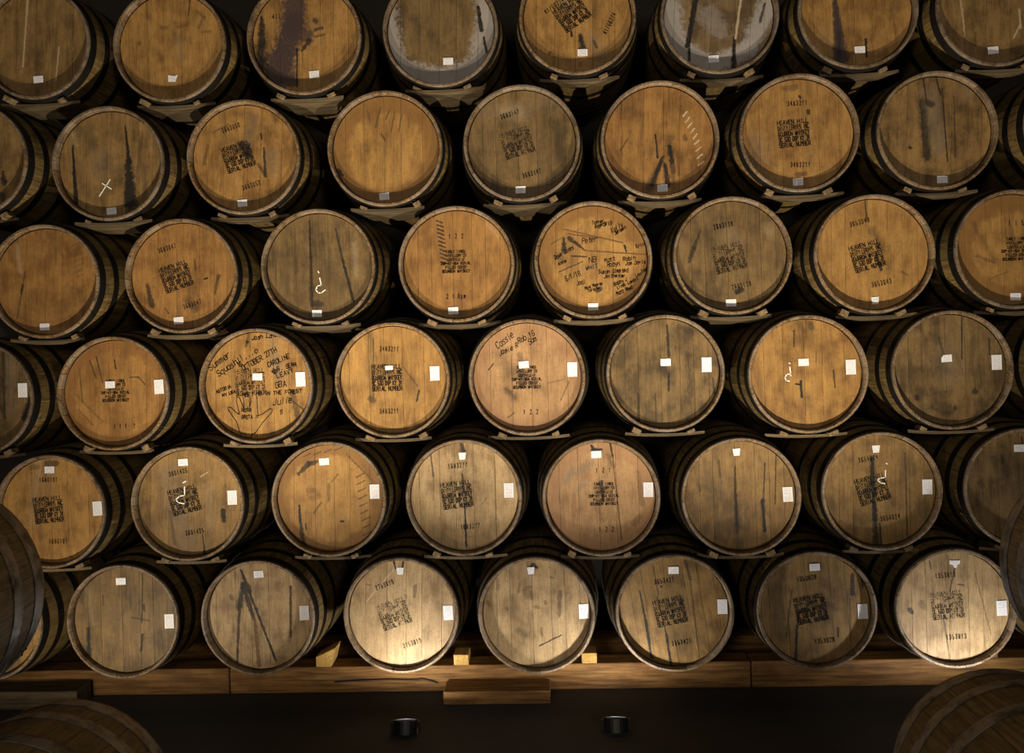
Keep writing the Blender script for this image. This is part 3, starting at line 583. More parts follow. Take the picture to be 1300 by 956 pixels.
# tier 5
add(5, 62, 650, 'with a pale upright board crossing its level stencil', 'gold', .35, .208, .3, 0, [(50, 585, 40, 665, 7, 7, .3, 'w'), (60, 588, 72, 588, 3, 3, .65, 'k'), (38, 594, 47, 593, 3, 3, .5, 'b'), (62, 595, 60, 620, 9, 9, .25, 'g'), (98, 640, 102, 646, 3, 3, .4, 'b')], [(63, 596.5, 0)], tg=(124, 645.5), A=(62, 647, 5, 0), n=[('1680181', 62.5, 609, 0), ('1680181', 75, 687, 0)], ct=.5)
add(5, 237, 640, 'with a dark knot and a chalk hook over its stencil', 'brown', .4, .208, .35, 2, [(283, 649, 284, 660, 3, 2.6, .95, 'k'), (257, 678, 260, 703, .8, 1, .85, 'k'), (212, 600, 235, 690, 16, 18, .4, 'g'), (286, 615, 285, 640, 1.5, 2, .5, 'b'), (265, 620, 268, 665, 8, 8, .2, 'w'), (255, 605, 263, 600, .7, .7, .5, 'w'), (216, 650, 222, 690, 1.5, 2, .4, 'k')], [(232.6, 587, 0)], tg=(295, 631.6), A=(234.5, 635, 13, 0), n=[('3601435', 227, 599.5, 12), ('3601435', 248, 675, 8)], chalk='hook5', ct=.75)
add(5, 416.7, 634, 'with a dark arc above a faint round brand', 'gold', .85, .19, .25, 1, [(380, 642, 381, 660, .9, 1.6, .95, 'k'), (381, 660, 386, 695, 1.6, 3.4, .9, 'k'), (379, 602, 392, 589, 2.2, 3, .8, 'k'), (392, 589, 402, 586, 3, 2, .8, 'k'), (391, 623, 398, 622, 3, 3, .35, 'b'), (398, 622, 405, 628, 3, 3, .35, 'b'), (404, 630, 395, 633, 3, 3, .35, 'b'), (417, 615, 417, 635, 2, 1.5, .55, 'b'), (433, 662, 436, 662, 1.2, 1.2, .9, 'k'), (388, 665, 389, 672, .8, .8, .9, 'k'), (421, 612, 429, 602, .6, .6, .6, 'k'), (398, 652, 408, 638, .6, .6, .6, 'k')] + hatch(9, 452, 606, 461, 680, 10, -5, .7, .6, 'k') + hatch(9, 440, 576, 470, 606, 4, 6, .8, .6, 'b') + hatch(4, 385, 580, 425, 572, 9, -4, .7, .55, 'k') + [(462, 590, 478, 640, 7, 6, .4, 'b')], [(411.7, 586, 0)], tg=(475.6, 624), ct=.55)
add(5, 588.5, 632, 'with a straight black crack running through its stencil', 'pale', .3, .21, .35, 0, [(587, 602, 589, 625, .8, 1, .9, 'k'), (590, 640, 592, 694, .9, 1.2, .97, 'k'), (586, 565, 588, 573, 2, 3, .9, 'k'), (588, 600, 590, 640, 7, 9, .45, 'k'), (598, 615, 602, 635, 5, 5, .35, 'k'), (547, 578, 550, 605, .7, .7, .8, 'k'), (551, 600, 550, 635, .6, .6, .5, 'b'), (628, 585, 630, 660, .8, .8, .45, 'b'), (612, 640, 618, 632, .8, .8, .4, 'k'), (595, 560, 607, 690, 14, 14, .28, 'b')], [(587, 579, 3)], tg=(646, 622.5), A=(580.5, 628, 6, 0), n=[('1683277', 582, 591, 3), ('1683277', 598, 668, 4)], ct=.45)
add(5, 763.5, 632, 'pinkish tan, with smoky smudges and a long fine crack', 'tan', .6, .19, .25, 0, [(718, 612, 726, 598, 5, 5, .65, 'g'), (735, 598, 752, 588, 5, 4, .55, 'g'), (733, 622, 742, 615, 4, 5, .5, 'g'), (774, 560, 778, 580, 1, 1, .95, 'k'), (778, 580, 789, 685, .7, .9, .8, 'b'), (772, 578, 776, 590, 3, 4, .55, 'k'), (751, 566, 754, 572, 1.4, 2.2, .95, 'k'), (752, 571, 763, 571, 1.6, 1.6, .85, 'k'), (763, 612, 766, 636, 2.6, 1.6, .75, 'k'), (810, 600, 815, 640, 2, 3, .4, 'b'), (758, 640, 765, 660, 4, 4, .4, 'b'), (805, 665, 812, 655, 3, 3, .4, 'b')], [(757, 577, 0)], tg=(823, 621.6), Bs=(767, 627, 0, 0), n=[('1 2 1', 767, 597, 0), ('1 2 2', 771, 672, 0)], ct=.45)
add(5, 941.5, 631, 'without stencil, split by two dark upright leaks', 'brown', .3, .21, .45, 0, [(933, 592, 933, 612, .6, .9, .8, 'k'), (933, 612, 936, 672, 1.5, 5, .8, 'k'), (933, 615, 935, 665, 1, 2, .85, 'k'), (971, 588, 969, 635, .6, .8, .85, 'k'), (968, 636, 971, 674, 2, 1.6, .98, 'k'), (985, 578, 984, 640, .7, .7, .75, 'k'), (900, 590, 905, 640, 9, 9, .35, 'o'), (953, 590, 953, 670, 4, 5, .35, 'b'), (912, 585, 914, 605, 1.2, 1.2, .5, 'k'), (886, 615, 889, 622, 2, 2, .5, 'o')], [(935, 574, 3)], tg=(1000, 627.6), ct=.6)
add(5, 1120.5, 624, 'with a thick black leak crossing its stencil and chalk hook', 'brown', .4, .208, .35, 1, [(1107, 582, 1108, 615, 2, 2.6, .95, 'k'), (1108, 615, 1111, 660, 1.6, 2.6, .95, 'k'), (1110, 655, 1113, 692, 2.5, 4.5, .85, 'k'), (1117, 665, 1119, 692, .9, 1, .85, 'k'), (1149, 575, 1152, 685, .8, .9, .65, 'k'), (1105, 562, 1135, 558, 5, 5, .4, 'b'), (1145, 570, 1155, 600, 10, 10, .4, 'o'), (1070, 590, 1072, 650, .6, .6, .4, 'b')], [(1112, 570, 3)], tg=(1177, 618), A=(1108, 621, 14, 0), n=[('3654024', 1103, 582, 10), ('3654024', 1131, 657, 8)], chalk='hook6', ct=.6)
add(5, 1302.5, 620, 'cut by the frame, greyish tan with one high sticker', 'dark', .25, .21, .5, 0, [(1262, 580, 1274, 590, 6, 8, .45, 'k'), (1272, 578, 1273, 587, 1.5, 1.5, .7, 'k'), (1245, 612, 1247, 616, 3, 3, .5, 'k'), (1297, 555, 1298, 563, .8, .8, .9, 'k')], [(1293.6, 569, 0)], ct=.5)
# tier 6 (bottom)
add(6, -18, 796, 'hidden behind the near barrel on the bottom tier', 'brown', .4, .2, .4, 0, (), ())
add(6, 155, 791, 'with three faint upright cracks, lowest near the hooped barrel', 'dark', .3, .21, .4, 0, [(112, 798, 113, 832, 1.8, 3.4, .9, 'k'), (181, 728, 180, 790, .8, .9, .75, 'k'), (182, 768, 183, 775, 1.6, 1.6, .7, 'k'), (181, 806, 179, 826, 1.4, 1.2, .9, 'k'), (131, 756, 131, 768, .7, .7, .7, 'k'), (110, 745, 118, 790, 6, 5, .18, 'w'), (168, 784, 190, 788, 1.2, 1, .5, 'k'), (125, 750, 140, 785, 12, 12, .3, 'o')], [(153.6, 738, 0)], tg=(215, 788.6), ct=.35)
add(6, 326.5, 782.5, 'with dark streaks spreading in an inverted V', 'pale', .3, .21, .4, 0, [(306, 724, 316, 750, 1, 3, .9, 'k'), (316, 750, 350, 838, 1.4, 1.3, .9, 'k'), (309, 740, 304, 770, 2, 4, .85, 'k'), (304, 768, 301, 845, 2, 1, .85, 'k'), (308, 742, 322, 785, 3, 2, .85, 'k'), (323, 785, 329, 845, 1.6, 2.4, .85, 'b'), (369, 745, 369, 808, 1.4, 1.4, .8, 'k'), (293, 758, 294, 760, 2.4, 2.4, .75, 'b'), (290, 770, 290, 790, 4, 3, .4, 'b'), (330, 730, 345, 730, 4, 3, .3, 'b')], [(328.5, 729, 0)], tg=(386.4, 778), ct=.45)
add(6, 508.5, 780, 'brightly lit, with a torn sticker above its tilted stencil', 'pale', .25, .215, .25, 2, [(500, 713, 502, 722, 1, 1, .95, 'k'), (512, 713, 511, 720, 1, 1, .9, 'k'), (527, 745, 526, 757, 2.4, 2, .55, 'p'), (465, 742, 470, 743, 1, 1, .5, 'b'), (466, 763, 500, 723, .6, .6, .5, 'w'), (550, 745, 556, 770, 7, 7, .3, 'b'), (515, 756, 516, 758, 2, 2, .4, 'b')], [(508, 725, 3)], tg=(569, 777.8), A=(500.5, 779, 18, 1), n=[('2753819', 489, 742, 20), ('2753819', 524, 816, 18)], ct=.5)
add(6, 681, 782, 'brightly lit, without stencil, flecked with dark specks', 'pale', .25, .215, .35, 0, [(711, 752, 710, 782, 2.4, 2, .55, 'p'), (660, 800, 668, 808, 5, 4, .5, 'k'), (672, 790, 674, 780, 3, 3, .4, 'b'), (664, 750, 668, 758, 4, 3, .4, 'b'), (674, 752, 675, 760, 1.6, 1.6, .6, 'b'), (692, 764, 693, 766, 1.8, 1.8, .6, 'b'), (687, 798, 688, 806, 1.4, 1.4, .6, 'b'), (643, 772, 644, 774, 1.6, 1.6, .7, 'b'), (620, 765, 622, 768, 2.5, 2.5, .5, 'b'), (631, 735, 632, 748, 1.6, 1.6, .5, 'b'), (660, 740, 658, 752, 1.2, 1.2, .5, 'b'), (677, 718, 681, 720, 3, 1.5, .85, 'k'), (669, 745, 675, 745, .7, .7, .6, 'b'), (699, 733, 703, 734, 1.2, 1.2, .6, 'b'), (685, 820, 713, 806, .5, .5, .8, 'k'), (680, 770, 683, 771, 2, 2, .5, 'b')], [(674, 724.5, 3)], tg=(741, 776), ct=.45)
add(6, 857, 780, 'with slanted open joints and a chipped lower rim', 'brown', .35, .21, .4, -8, [(812, 750, 820, 790, .6, 1.2, .9, 'k'), (820, 788, 827, 835, 1.8, 1.2, .95, 'k'), (834, 758, 846, 805, .6, .7, .8, 'k'), (846, 805, 852, 845, 1.3, 1.4, .95, 'k'), (829, 718, 836, 755, .6, .6, .6, 'k'), (870, 712, 876, 735, 1.6, 1.4, .6, 'k'), (876, 735, 888, 835, .7, .9, .6, 'k'), (839, 744, 840, 745, 1, 1, .9, 'k'), (848, 730, 862, 815, 14, 16, .25, 'o'), (890, 765, 900, 750, 6, 6, .4, 'b')], [(855, 724, 0)], tg=(917, 770), A=(851, 776, 11, 0), n=[('3653421', 844, 737, 8), ('3653421', 866, 815, 8)], ct=.35)
add(6, 1037.7, 776, 'dull brown, its stencil standing above a dark crack', 'brown', .4, .208, .35, -3, [(1014, 778, 1012, 795, .8, 1, .7, 'k'), (1012, 795, 1010, 838, 1.4, 1.8, .9, 'k'), (1082, 730, 1082, 754, 1.8, 2.4, .8, 'k'), (1094, 732, 1095, 745, .9, .9, .9, 'k'), (1064, 797, 1064, 808, 1.2, 1.2, .8, 'k'), (1005, 750, 998, 810, .7, .7, .6, 'k'), (1079, 760, 1080, 815, 1, 1, .5, 'k'), (985, 745, 988, 800, 8, 8, .3, 'o'), (1053, 768, 1062, 773, 6, 4, .4, 'k')], [(1034, 720, 0)], tg=(1095, 776), A=(1030, 773, 10, 0), n=[('1353828', 1025, 734, 8), ('1353828', 1048, 813, 6)], ct=.4)
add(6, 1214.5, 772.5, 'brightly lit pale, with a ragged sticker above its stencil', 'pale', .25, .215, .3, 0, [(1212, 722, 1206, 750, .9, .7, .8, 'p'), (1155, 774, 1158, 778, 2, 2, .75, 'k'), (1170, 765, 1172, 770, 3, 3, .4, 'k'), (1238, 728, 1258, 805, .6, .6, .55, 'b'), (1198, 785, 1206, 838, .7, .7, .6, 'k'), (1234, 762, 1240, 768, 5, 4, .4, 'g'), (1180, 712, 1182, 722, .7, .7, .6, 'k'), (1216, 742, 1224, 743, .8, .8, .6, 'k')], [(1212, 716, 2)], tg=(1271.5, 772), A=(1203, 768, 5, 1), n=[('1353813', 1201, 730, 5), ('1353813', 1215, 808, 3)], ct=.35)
add(6, 1400, 768, 'behind the near black-hooped barrel in the bottom tier', 'brown', .4, .2, .4, 0, (), ())
STAINCOL['m'] = (.30, .27, .245)

# ------------------------------------------------------------------ structure
v, f = box_vf(-9, 9, -9, 1.35, -.1, 0); tag(link('floor', mesh('floor', v, f, FLOORM)), None, None, kind='structure')
v, f = box_vf(-9, 9, 1.15, 1.35, 0, 6.5); tag(link('wall_back', mesh('wall_back', v, f, WALLM)), None, None, kind='structure')

# ------------------------------------------------------------------ barrels
PX = 1 / 279.0
GROUP = 'oak whiskey barrels stacked on their sides'
def barrel(loc, rs, tone, hoopmat=HOOP, full_rivets=False):
    root = bpy.data.objects.new('whiskey_barrel', None); COL.objects.link(root); root.location = loc
    root.empty_display_size = .1
    a = rs.uniform(0, 6.28)
    for w in stave_layout(rs):
        a += math.radians(w / 2)
        s = link('stave', STAVES[w], root, rot=(0, a, 0)); s['tone'] = float(tone)
        a += math.radians(w / 2)
    for k, (nm, me) in enumerate(HOOPS[hoopmat.name]):
        h = link(nm, me, root)
        if k < 3 or full_rivets:
            t = (HT[k][1] + HT[k][2]) / 2 if k < 3 else LEN - (HT[k - 3][1] + HT[k - 3][2]) / 2
            an = rs.uniform(0, 6.28) if not full_rivets else 1.9 + .1 * k
            r = Rt(t) + .0026
            link('rivets', RIV, h, (r * math.sin(an), t, r * math.cos(an)), (0, an, 0))
    link('rear_head', REARHEAD, root)
    return root
def boards(root, rs, mat, ang):
    for me in BOARDS[rs.randrange(len(BOARDS))]:
        o = link('head_board', me, root, (0, rs.uniform(-.0006, .0006), 0), (0, ang, 0))
        o.material_slots[0].link = 'OBJECT'; o.material_slots[0].material = mat

def px_strokes(loc, pts):
    out = []
    for P in pts:
        q = [bp(x, y, HEADY + loc.y) - loc for (x, y) in P]
        out.append([(p.x, p.z) for p in q])
    return out
def pen_text(s, x, y, h, adv, rot, slant=.15, seed=1, jit=.5):
    """hand lettering in photo pixels (y down)"""
    rs = random.Random(seed)
    st = text_strokes(s, h, adv, 0, 0, math.radians(rot), slant, jit, rs, .74)
    return [[(x + p[0], y - p[1]) for p in P] for P in st]
CH = {'X': [[(140, 228), (126.5, 249)], [(130, 233), (141.5, 240)]],
      'hook3': [[(404, 344.5), (405, 346.5)], [(406, 353), (408, 362)], [(408, 362), (403, 363), (401, 368), (404, 372), (408, 372), (413, 368)]],
      'hook4': [[(1001.5, 461), (1003, 461.5)], [(1002.5, 466), (1004, 477)], [(1004, 475), (999, 475), (996.5, 479), (998, 483), (1002, 484)]],
      'hook5': [[(232.5, 613), (236, 611)], [(234.5, 618), (234.5, 629)], [(234.5, 629), (228, 630), (223.5, 634), (226, 638), (234, 639.5)]],
      'hook6': [[(1125, 588), (1126, 589)], [(1124, 597), (1124, 606)], [(1124, 606), (1117, 607), (1113.5, 609.5), (1118, 613), (1123, 614)]]}
PENS = {}
PENS['hand'] = (pen_text('Summer', 268, 471, 8, 5.4, 36, .1, 3) + pen_text('Squash!!...', 278, 478, 7.5, 4.9, 33, .1, 4) + pen_text("'16", 299, 468, 6, 3.6, 22, 0, 5) +
    pen_text('OCTOBER 27TH', 309, 471, 6.5, 4.2, 30, .05, 6) + pen_text('CAROLINE', 341, 466, 6, 3.8, 22, .05, 7) + pen_text('S. SEAN', 353, 471, 5, 3.6, 16, .05, 8) +
    pen_text('LEAVY', 352, 480, 5.5, 4.6, 20, .05, 9) + pen_text('GBA', 350, 493, 7, 5, 12, .1, 10) + pen_text('MEET ME IN THE FOREST', 308, 504, 4.5, 3.6, 4, .1, 11) +
    pen_text('ASTORIA', 275, 500, 4, 3.0, 22, .1, 12) + pen_text('NY USA', 283, 504, 3.6, 3.0, 18, .1, 13) + pen_text('Julie', 347, 515, 8, 5, 10, .25, 14) + pen_text('11', 355, 526, 6, 2.6, 0, 0, 15) +
    pen_text('Nate', 307, 523, 5, 3.2, 4, .1, 16) + pen_text('GRETA !!', 307, 532, 4.2, 2.8, 3, .1, 17) + pen_text('Josh Lane', 320, 432, 5, 3.6, 8, .3, 18) +
    [[(323, 447), (325, 443.5), (327, 444.5), (327, 447), (325.5, 449), (323, 447)]] +
    [[(345, 472), (347, 468), (350, 470), (352, 468.5), (352.5, 472), (349, 475), (345, 472)], [(346, 471.5), (351.5, 471)], [(347, 473), (351, 473)], [(348, 470), (349, 474)]] +
    [[(306, 552), (300, 535), (290, 521), (290, 517), (294, 518), (301, 525), (304, 526), (300, 508), (301, 504), (304, 505), (310, 520), (309, 505)], [(317, 505), (317, 520), (319, 505)], [(326, 503), (327.5, 528), (333, 526), (343, 519), (346, 520), (345, 524), (334, 536), (324, 550), (320, 551), (319, 555), (312, 555), (311.5, 551), (306, 551)]])
PENS['sig'] = (pen_text('Tanner', 752, 285, 4, 2.6, 12, .2, 21) + pen_text('Rogers', 755, 290, 4, 2.6, 16, .2, 22) + pen_text('9/18', 766, 288, 5, 3, 14, .2, 23) + pen_text('Kelly', 777, 297, 7, 3.4, 30, .3, 24) + pen_text('Jensen', 781, 299, 4, 2.8, 32, .2, 25) +
    pen_text('Peter', 739, 309, 6.5, 3.8, 8, .2, 26) + pen_text('Dave Jones', 705, 330, 5, 2.8, 30, .2, 27) + pen_text('Anne', 709, 337, 4, 2.8, 24, .2, 28) + pen_text('NB', 748, 334, 7, 5.4, 10, .1, 29) + pen_text('WHIT', 744, 343, 5, 4, 10, .1, 30, .4) +
    pen_text('6/1/18', 719, 357, 6.5, 3.3, 22, .1, 31) + pen_text('Matt', 768, 333, 5, 3.4, 8, .1, 32) + pen_text('Robyn', 771, 339, 5.5, 3.3, 6, .1, 33) + pen_text('Robin', 791, 332, 5, 3.4, 8, .1, 34) + pen_text('Joe Davis', 794, 337, 4.5, 2.9, 6, .1, 35) +
    pen_text('Susan Olmsted', 760, 348, 4.6, 2.9, 4, .1, 36) + pen_text('Jon Stelter', 767, 353, 4, 2.4, 2, .1, 37) + pen_text('Mark Monroe', 743, 368, 3.6, 2.1, 17, .1, 38) + pen_text('Toronto', 747, 371, 3.4, 2.1, 17, .1, 39) + pen_text('Jodi', 733, 363, 5, 3, 20, .1, 40) +
    pen_text('Bobby J', 780, 363, 4, 2.6, 22, .1, 41) + pen_text('Linda Lawson', 784, 367, 3.8, 2.4, 24, .1, 42) + pen_text('Matt Reed', 784, 375, 4.4, 2.4, 24, .1, 43) + pen_text('Louise', 808, 352, 4, 2.8, 35, .1, 44) + pen_text('Erin', 808, 315, 4, 2.8, 20, .1, 45))
PENS['top'] = (pen_text('Cassie', 632, 443, 8, 4.4, 36, .2, 51) + pen_text('Jamie R', 634, 452, 6, 4, 26, .2, 52) + pen_text('& Rob 16', 652, 441, 7, 4, 30, .2, 53) + pen_text('Sam', 672, 438, 7, 4, 30, .2, 54))

BARRELS = []
row6 = [bp(*b['c']).z for b in B if b['row'] == 6]
z6 = sum(row6) / len(row6)
for i, d in enumerate(B):
    rs = random.Random(100 + i)
    y0 = rs.uniform(-.010, .010)
    loc = bp(d['c'][0], d['c'][1], y0)
    if d['row'] == 6: loc.z = z6 + .45 * (loc.z - z6)
    root = barrel(loc, rs, d['ct'])
    tag(root, 'oak barrel ' + d['s'], 'barrel', GROUP)
    hp = lambda x, y: (lambda p: Vector((p.x - loc.x, 0, p.z - loc.z)))(bp(x, y, y0 + HEADY))
    ang = math.radians(d['g'])
    marks = [(hp(a[0], a[1]), hp(a[2], a[3]), max(a[4], .75) * PX, max(a[5], .75) * PX, a[6], a[7]) for a in d['m']]
    boards(root, rs, head_material(i, d['t'], d['ring'], d['rr'], d['mo'], marks, ang), ang)
    yi, ys = HEADY - .0012, HEADY - .0022
    rr = lambda deg: (0, -math.radians(deg) + ROLL * 0, 0)
    def put(name, me, x, y, yy, deg=0):
        p = hp(x, y); return link(name, me, root, (p.x, yy, p.z), (0, -math.radians(deg), 0))
    if d['A']:
        x, y, deg, fd = d['A']; put('stencil_lettering', STAMP_A[(INKF if fd else INK).name], x, y, yi, deg)['label'] = 'black stencilled distillery lettering in five lines'
    if d['B']:
        x, y, deg, fd = d['B']; put('stencil_lettering', STAMP_B[(INKF if fd else INK).name], x, y, yi, deg)['label'] = 'small black stencilled lettering in six lines'
    for (s, x, y, deg) in d['n']:
        adv = 3.7 * PX if len(s) > 5 else 6.5 * PX / 1.6
        h = 5.6 * PX
        st = text_strokes(s, h, adv, -adv * len(s) / 2, -h / 2, gw=.42)
        put('serial_number', strokes_mesh('serial_number', st, .0030, INK), x, y, yi, deg)
    for (x, y, torn) in d['st']:
        put('paper_sticker', STK_S if torn == 9 else STK[torn], x, y, ys, rs.uniform(-2, 4))['label'] = 'small white paper sticker'
    if d['tg']: put('barcode_tag', TAGM, d['tg'][0], d['tg'][1], ys, rs.uniform(-1, 3))['label'] = 'white printed inventory tag'
    if d['chalk']:
        link('chalk_mark', strokes_mesh('chalk_mark', px_strokes(loc, CH[d['chalk']]), .0050, CHALK), root, (0, yi - .0004, 0))['label'] = 'white chalk mark'
    if d['pen']:
        link('marker_writing', strokes_mesh('marker_writing', px_strokes(loc, PENS[d['pen']]), .0031 if d['pen'] == 'hand' else .0026, PEN), root, (0, yi - .0005, 0))['label'] = 'black handwritten marker writing'
    BARRELS.append((d['row'], loc, d['s'], root))

# near barrels either side of the photographer: the far end of each is what shows
def near_barrel(u, v, rpx, label, ct, seed):
    t = FPX * .272 / rpx
    yf = CAMP.y + t * math.cos(YAW)
    p = bp(u, v, yf); loc = Vector((p.x, yf - LEN, p.z)); rs = random.Random(seed)
    root = barrel(loc, rs, ct, GALV, True); tag(root, label, 'barrel', 'near barrels stacked in front of the wall of barrels')
    boards(root, rs, NEARM, 0)
    return loc
NEARM = head_material(90, 'brown', .4, .2, .4, [], 0)
nearL = near_barrel(-70, 746, 138, 'oak barrel seen side-on with broad steel hoops, on top of a near stack', .6, 901)
nearR = near_barrel(1402, 709, 130, 'dark oak barrel edge with a black hoop, overlapping the cut barrel with one high sticker', .3, 902)
nearL2 = near_barrel(96, 1018, 138, 'oak barrel lying under the side-on barrel with broad steel hoops', .4, 903)
nearR2 = near_barrel(1264, 978, 130, 'dark hooped oak barrel lying in front of the bottom timber rail', .3, 904)

# ------------------------------------------------------------------ timber rails under the bottom tier
rail_top = min(l.z for r, l, s, o in BARRELS if r == 6) - Rt(.35) - .004
def timber(name, x0, x1, y0, y1, z0, z1, mat, label, cat, group=None, bev=.004):
    cx, cy = (x0 + x1) / 2, (y0 + y1) / 2
    v, f = box_vf(x0 - cx, x1 - cx, y0 - cy, y1 - cy, 0, z1 - z0, bev)
    o = link(name, fix_normals(mesh(name, v, f, mat)), None, (cx, cy, z0)); return tag(o, label, cat, group)
xs = [-3.3, -1.62, .9, 3.3]
for k in range(3):
    timber('timber_rail', xs[k] + .003, xs[k + 1] - .003, .22, .34, 0.0, rail_top, RAILM, ['orange-brown front rail length under the three-crack barrel', 'orange-brown front rail length under the two brightly lit flecked and stencilled barrels', 'orange-brown front rail length under the dull brown bottom barrel'][k], 'beam', 'front rail timbers')
timber('timber_rail', -3.3, 3.3, .58, .70, 0.0, min(l.z for r, l, s, o in BARRELS if r == 6) - Rt(.56) - .005, RAILM, 'dark rear rail running behind the front rail under the barrels', 'beam')
# rails under the near stacks
for (l, nm) in ((nearL2, 'left'), (nearR2, 'right')):
    top = l.z - Rt(.25) - .004
    for dy in (.2, .58):
        xx = (l.x - 1.3, l.x + .12) if nm == 'left' else (l.x - .12, l.x + 1.3)
        timber('timber_bearer', xx[0], xx[1], l.y + dy, l.y + dy + .1, 0, l.z - max(Rt(dy), Rt(dy + .1)) - .005, RAILM, 'heavy timber bearer under the ' + ('near barrel below the side-on hooped barrel' if nm == 'left' else 'dark hooped barrel in front of the rail'), 'beam', 'bearers under the near barrels')

# chocks on the front rail, a packing board in front of it, a cable along it
def chock(u, wpx, hpx, label, wedge=False, y=.215, mat=CHOCKM, dep=.10):
    p = bp(u, 830, y); w = wpx * PX * 1.06; h = hpx * PX * 1.06
    v, f = box_vf(-w / 2, w / 2, 0, dep, 0, h, .002)
    if wedge:
        v = [(x + (.5 * z if x > 0 else 0), yy, z * (1.0 if x < 0 else 1.9)) for x, yy, z in v]
    o = link('chock_block', fix_normals(mesh('chock_block', v, f, mat)), None, (p.x, y + .007, rail_top)); tag(o, label, 'chock', 'pine chocks on the front rail')
chock(410, 20, 13, 'pine chock with a slanted side beside the inverted V barrel', True)
chock(585, 19, 13, 'square pine chock between the two brightly lit barrels')
chock(748, 19, 13, 'bright yellow pine chock beside the flecked barrel')
chock(1262, 11, 14, 'small pine chock beside the ragged sticker barrel', mat=BLOCKM)
p0, p1 = bp(562, 860, .06), bp(698, 860, .06)
timber('packing_board', p0.x, p1.x, .06, .205, 0, .060, RAILM, 'short flat board lying before the rail between two bright barrels', 'board')
timber('packing_board', bp(0, 860, .05).x - .2, bp(95, 860, .05).x, .06, .19, 0, .085, DUNN, 'rough grey board end before the rail beside the near hooped barrel', 'board')
cv = bpy.data.curves.new('power_cable', 'CURVE'); cv.dimensions = '3D'; cv.bevel_depth = .004; cv.bevel_resolution = 2
sp = cv.splines.new('POLY'); cp = [(425, 866), (445, 864.5), (462, 863.5), (490, 862.5), (515, 863), (530, 862.8), (536, 861.5), (545, 864), (556, 867)]
sp.points.add(len(cp) - 1)
for i, (u, vv) in enumerate(cp):
    q = bp(u, vv, .213); sp.points[i].co = (q.x, .2135, max(q.z, .006), 1)
tmp = bpy.data.objects.new('tmp_cable', cv); COL.objects.link(tmp)
dg = bpy.context.evaluated_depsgraph_get(); me = bpy.data.meshes.new_from_object(tmp.evaluated_get(dg)); bpy.data.objects.remove(tmp)
me.materials.clear(); me.materials.append(RUBBER)
tag(link('power_cable', me), 'thin black cable running along the front face of the rail', 'cable')

# ------------------------------------------------------------------ dunnage boards and wedge blocks between the tiers
def board_between(up, lowL, lowR, name_s, rs):
    """thin board lying across two barrels of the lower tier, carrying the upper one"""
    ys = (.035, .075, .12, .165, .205) if rs.random() < .4 else (.04, .055, .07, .085, .10); nx = 8; top, bot = [], []
    th = .013
    hlL = rs.uniform(.165, .20); hlR = rs.uniform(.165, .20); dy = rs.uniform(-.01, .015)
    for j, y in enumerate(ys):
        y += dy
        R = Rt(y) + .004
        sh = 1 - .42 * j / (len(ys) - 1) * rs.uniform(.85, 1.1)
        tr, br = [], []
        for i in range(nx + 1):
            s = i / nx * 2 - 1
            u = s * (hlL if s < 0 else hlR) * sh
            x = up.x + u
            z = up.z - R - .002 + .30 * u * u
            # do not sink into the lower barrels
            lo = -1e9
            for L in (lowL, lowR):
                if L is None: continue
                q = R * R - (x - L.x) ** 2
                if q > 0: lo = max(lo, L.z + math.sqrt(q) + .001)
            zb = max(z - th, lo); 
            zu = up.z - math.sqrt(max(R * R - u * u, 0)) - .0005      # underside of the upper barrel
            zt = min(max(zb + th, z), zu); zb = min(zb, zt - .004)
            tr.append((u, y, zt - up.z)); br.append((u, y, zb - up.z))
        top.append(tr); bot.append(br)
    v = [p for r in top for p in r] + [p for r in bot for p in r]; W = nx + 1; o = W * len(ys); f = []
    for j in range(len(ys) - 1):
        for i in range(nx):
            a = j * W + i; f += [(a, a + 1, a + W + 1, a + W), (o + a, o + a + W, o + a + W + 1, o + a + 1)]
        a = j * W; f += [(a, a + W, o + a + W, o + a), (a + nx, o + a + nx, o + a + W + nx, a + W + nx)]
    for i in range(nx):
        f += [(i, o + i, o + i + 1, i + 1)]
        a = (len(ys) - 1) * W + i; f += [(a, a + 1, o + a + 1, o + a)]
    ob = link('dunnage_board', fix_normals(mesh('dunnage_board', v, f, DUNN)), None, (up.x, up.y, up.z))
    tag(ob, 'thin board under the barrel ' + name_s, 'board', 'boards wedged between the tiers of barrels')
    # two little blocks on the board
    for sgn, hl in ((-1, hlL), (1, hlR)):
        u = sgn * rs.uniform(.105, .135)
        y = rs.uniform(.0, .02) + .022
        R = Rt(y + .05) + .0035
        zs = -math.sqrt(R * R - u * u)
        k = min(range(nx + 1), key=lambda i: abs(top[0][i][0] - u)); zt = top[0][k][2]
        gap = max(zs - zt, .006)
        slope = math.atan2(u, math.sqrt(R * R - u * u))
        w = rs.uniform(.030, .044); h = min(max(gap * 1.0, .014), .030)
        v, f = box_vf(-w / 2, w / 2, 0, .06, -h, 0, .0015)
        # sit just below the barrel flank, tilted along it
        b = link('wedge_block', fix_normals(mesh('wedge_block', v, f, BLOCKM)), None, (up.x + u, up.y + y - .012, up.z + zs - .002), (0, -slope, 0))
        tag(b, 'small wedge under the barrel ' + name_s, 'wedge', 'wedge blocks on the boards between tiers')
for (r, l, s, o) in BARRELS:
    if r == 6 or l.x > 2.25: continue
    low = [q for (rr_, q, s2, o2) in BARRELS if rr_ == r + 1]
    left = [q for q in low if q.x <= l.x]; right = [q for q in low if q.x > l.x]
    lowL = max(left, key=lambda q: q.x) if left else None; lowR = min(right, key=lambda q: q.x) if right else None
    board_between(l, lowL, lowR, s, random.Random(int(l.x * 1000) + r))

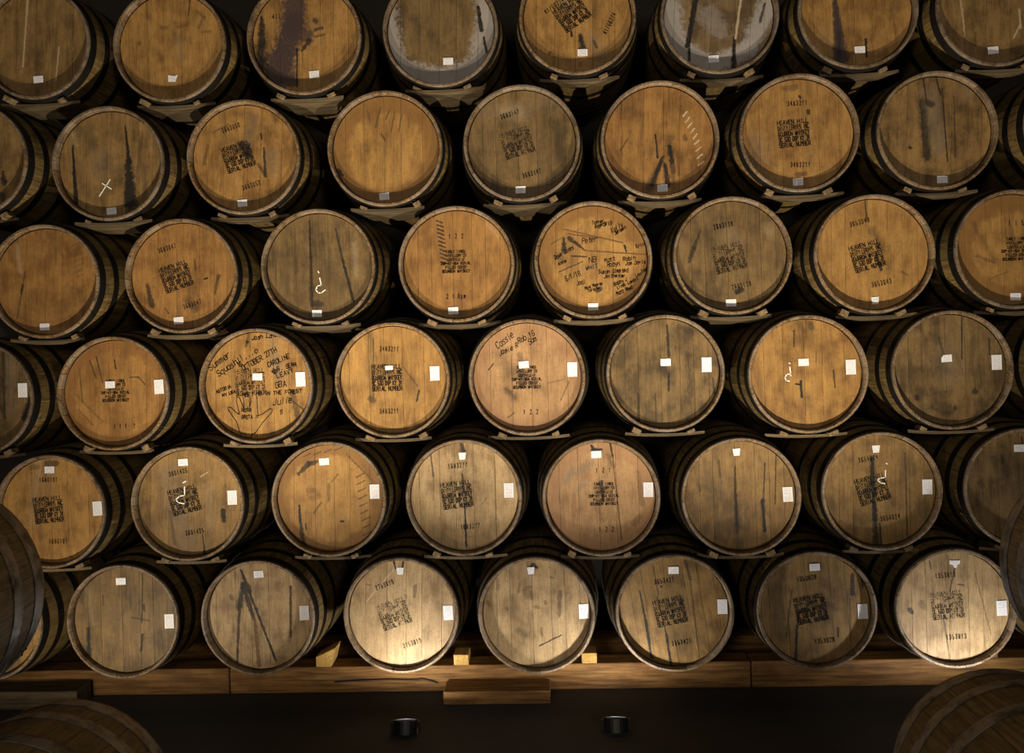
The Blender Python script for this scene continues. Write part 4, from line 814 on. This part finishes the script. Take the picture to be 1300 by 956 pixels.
# ------------------------------------------------------------------ floor uplights (black cans aimed at the barrels)
def ring_can(r0, r1, h, seg=24):
    v, f = [], []
    prof = [(0, 0), (r1, 0), (r1, h), (r0, h), (r0, .02), (0, .02)]
    for i in range(seg):
        th = 2 * math.pi * i / seg
        for (r, z) in prof[1:5]: v.append((r * math.cos(th), r * math.sin(th), z))
    for i in range(seg):
        j = (i + 1) % seg
        for k in range(3): f.append((4 * i + k, 4 * j + k, 4 * j + k + 1, 4 * i + k + 1))
    f.append(tuple(4 * i for i in reversed(range(seg)))); f.append(tuple(4 * i + 3 for i in range(seg)))
    return fix_normals(mesh('housing', v, f, BLACKM))
CAN = ring_can(.045, .050, .055)
LENSM = plain('lamp_lens_glass', (.55, .53, .48), .15)
lv = [(.044 * math.cos(2 * math.pi * i / 24), .044 * math.sin(2 * math.pi * i / 24), z) for z in (.022, .026) for i in range(24)]
lf = [tuple(24 + i for i in range(24)), tuple(reversed(range(24)))] + [(i, (i + 1) % 24, 24 + (i + 1) % 24, 24 + i) for i in range(24)]
LENS = mesh('lens', lv, lf, LENSM)
bv, bf = [], []
for (x0, x1, y0, y1, z0, z1) in ((-.06, .06, -.04, .04, 0, .006), (-.062, -.056, -.012, .012, .0, 1), (.056, .062, -.012, .012, .0, 1)):
    a, b2 = box_vf(x0, x1, y0, y1, z0, z1); k = len(bv); bv += a; bf += [tuple(k + q for q in ff) for ff in b2]
names = ['near the tilted-stencil bright barrel', 'near the flecked bright barrel', 'near the ragged sticker barrel', 'standing behind the side-on hooped barrel', 'set back before the inverted V barrel', 'set back before the flecked barrel', 'set back before the dull brown barrel']
for (p, w, c, ang, dr), nm in zip(uplight_points(), names):
    root = bpy.data.objects.new('floor_spotlight', None); COL.objects.link(root); root.location = (p.x, p.y, 0)
    tag(root, 'small black floor spotlight ' + nm, 'spotlight', 'floor spotlights aimed up at the barrels')
    q = dr.to_track_quat('Z', 'Y').to_euler()
    o = link('housing', CAN, root, (0, 0, 0), q); o.location = Vector((0, 0, p.z)) - dr * .050
    ln = link('lens', LENS, o)
    hv = [(x, y, z if z < .5 else p.z) for (x, y, z) in bv]
    link('bracket', fix_normals(mesh('bracket', hv, bf, BLACKM)), root)
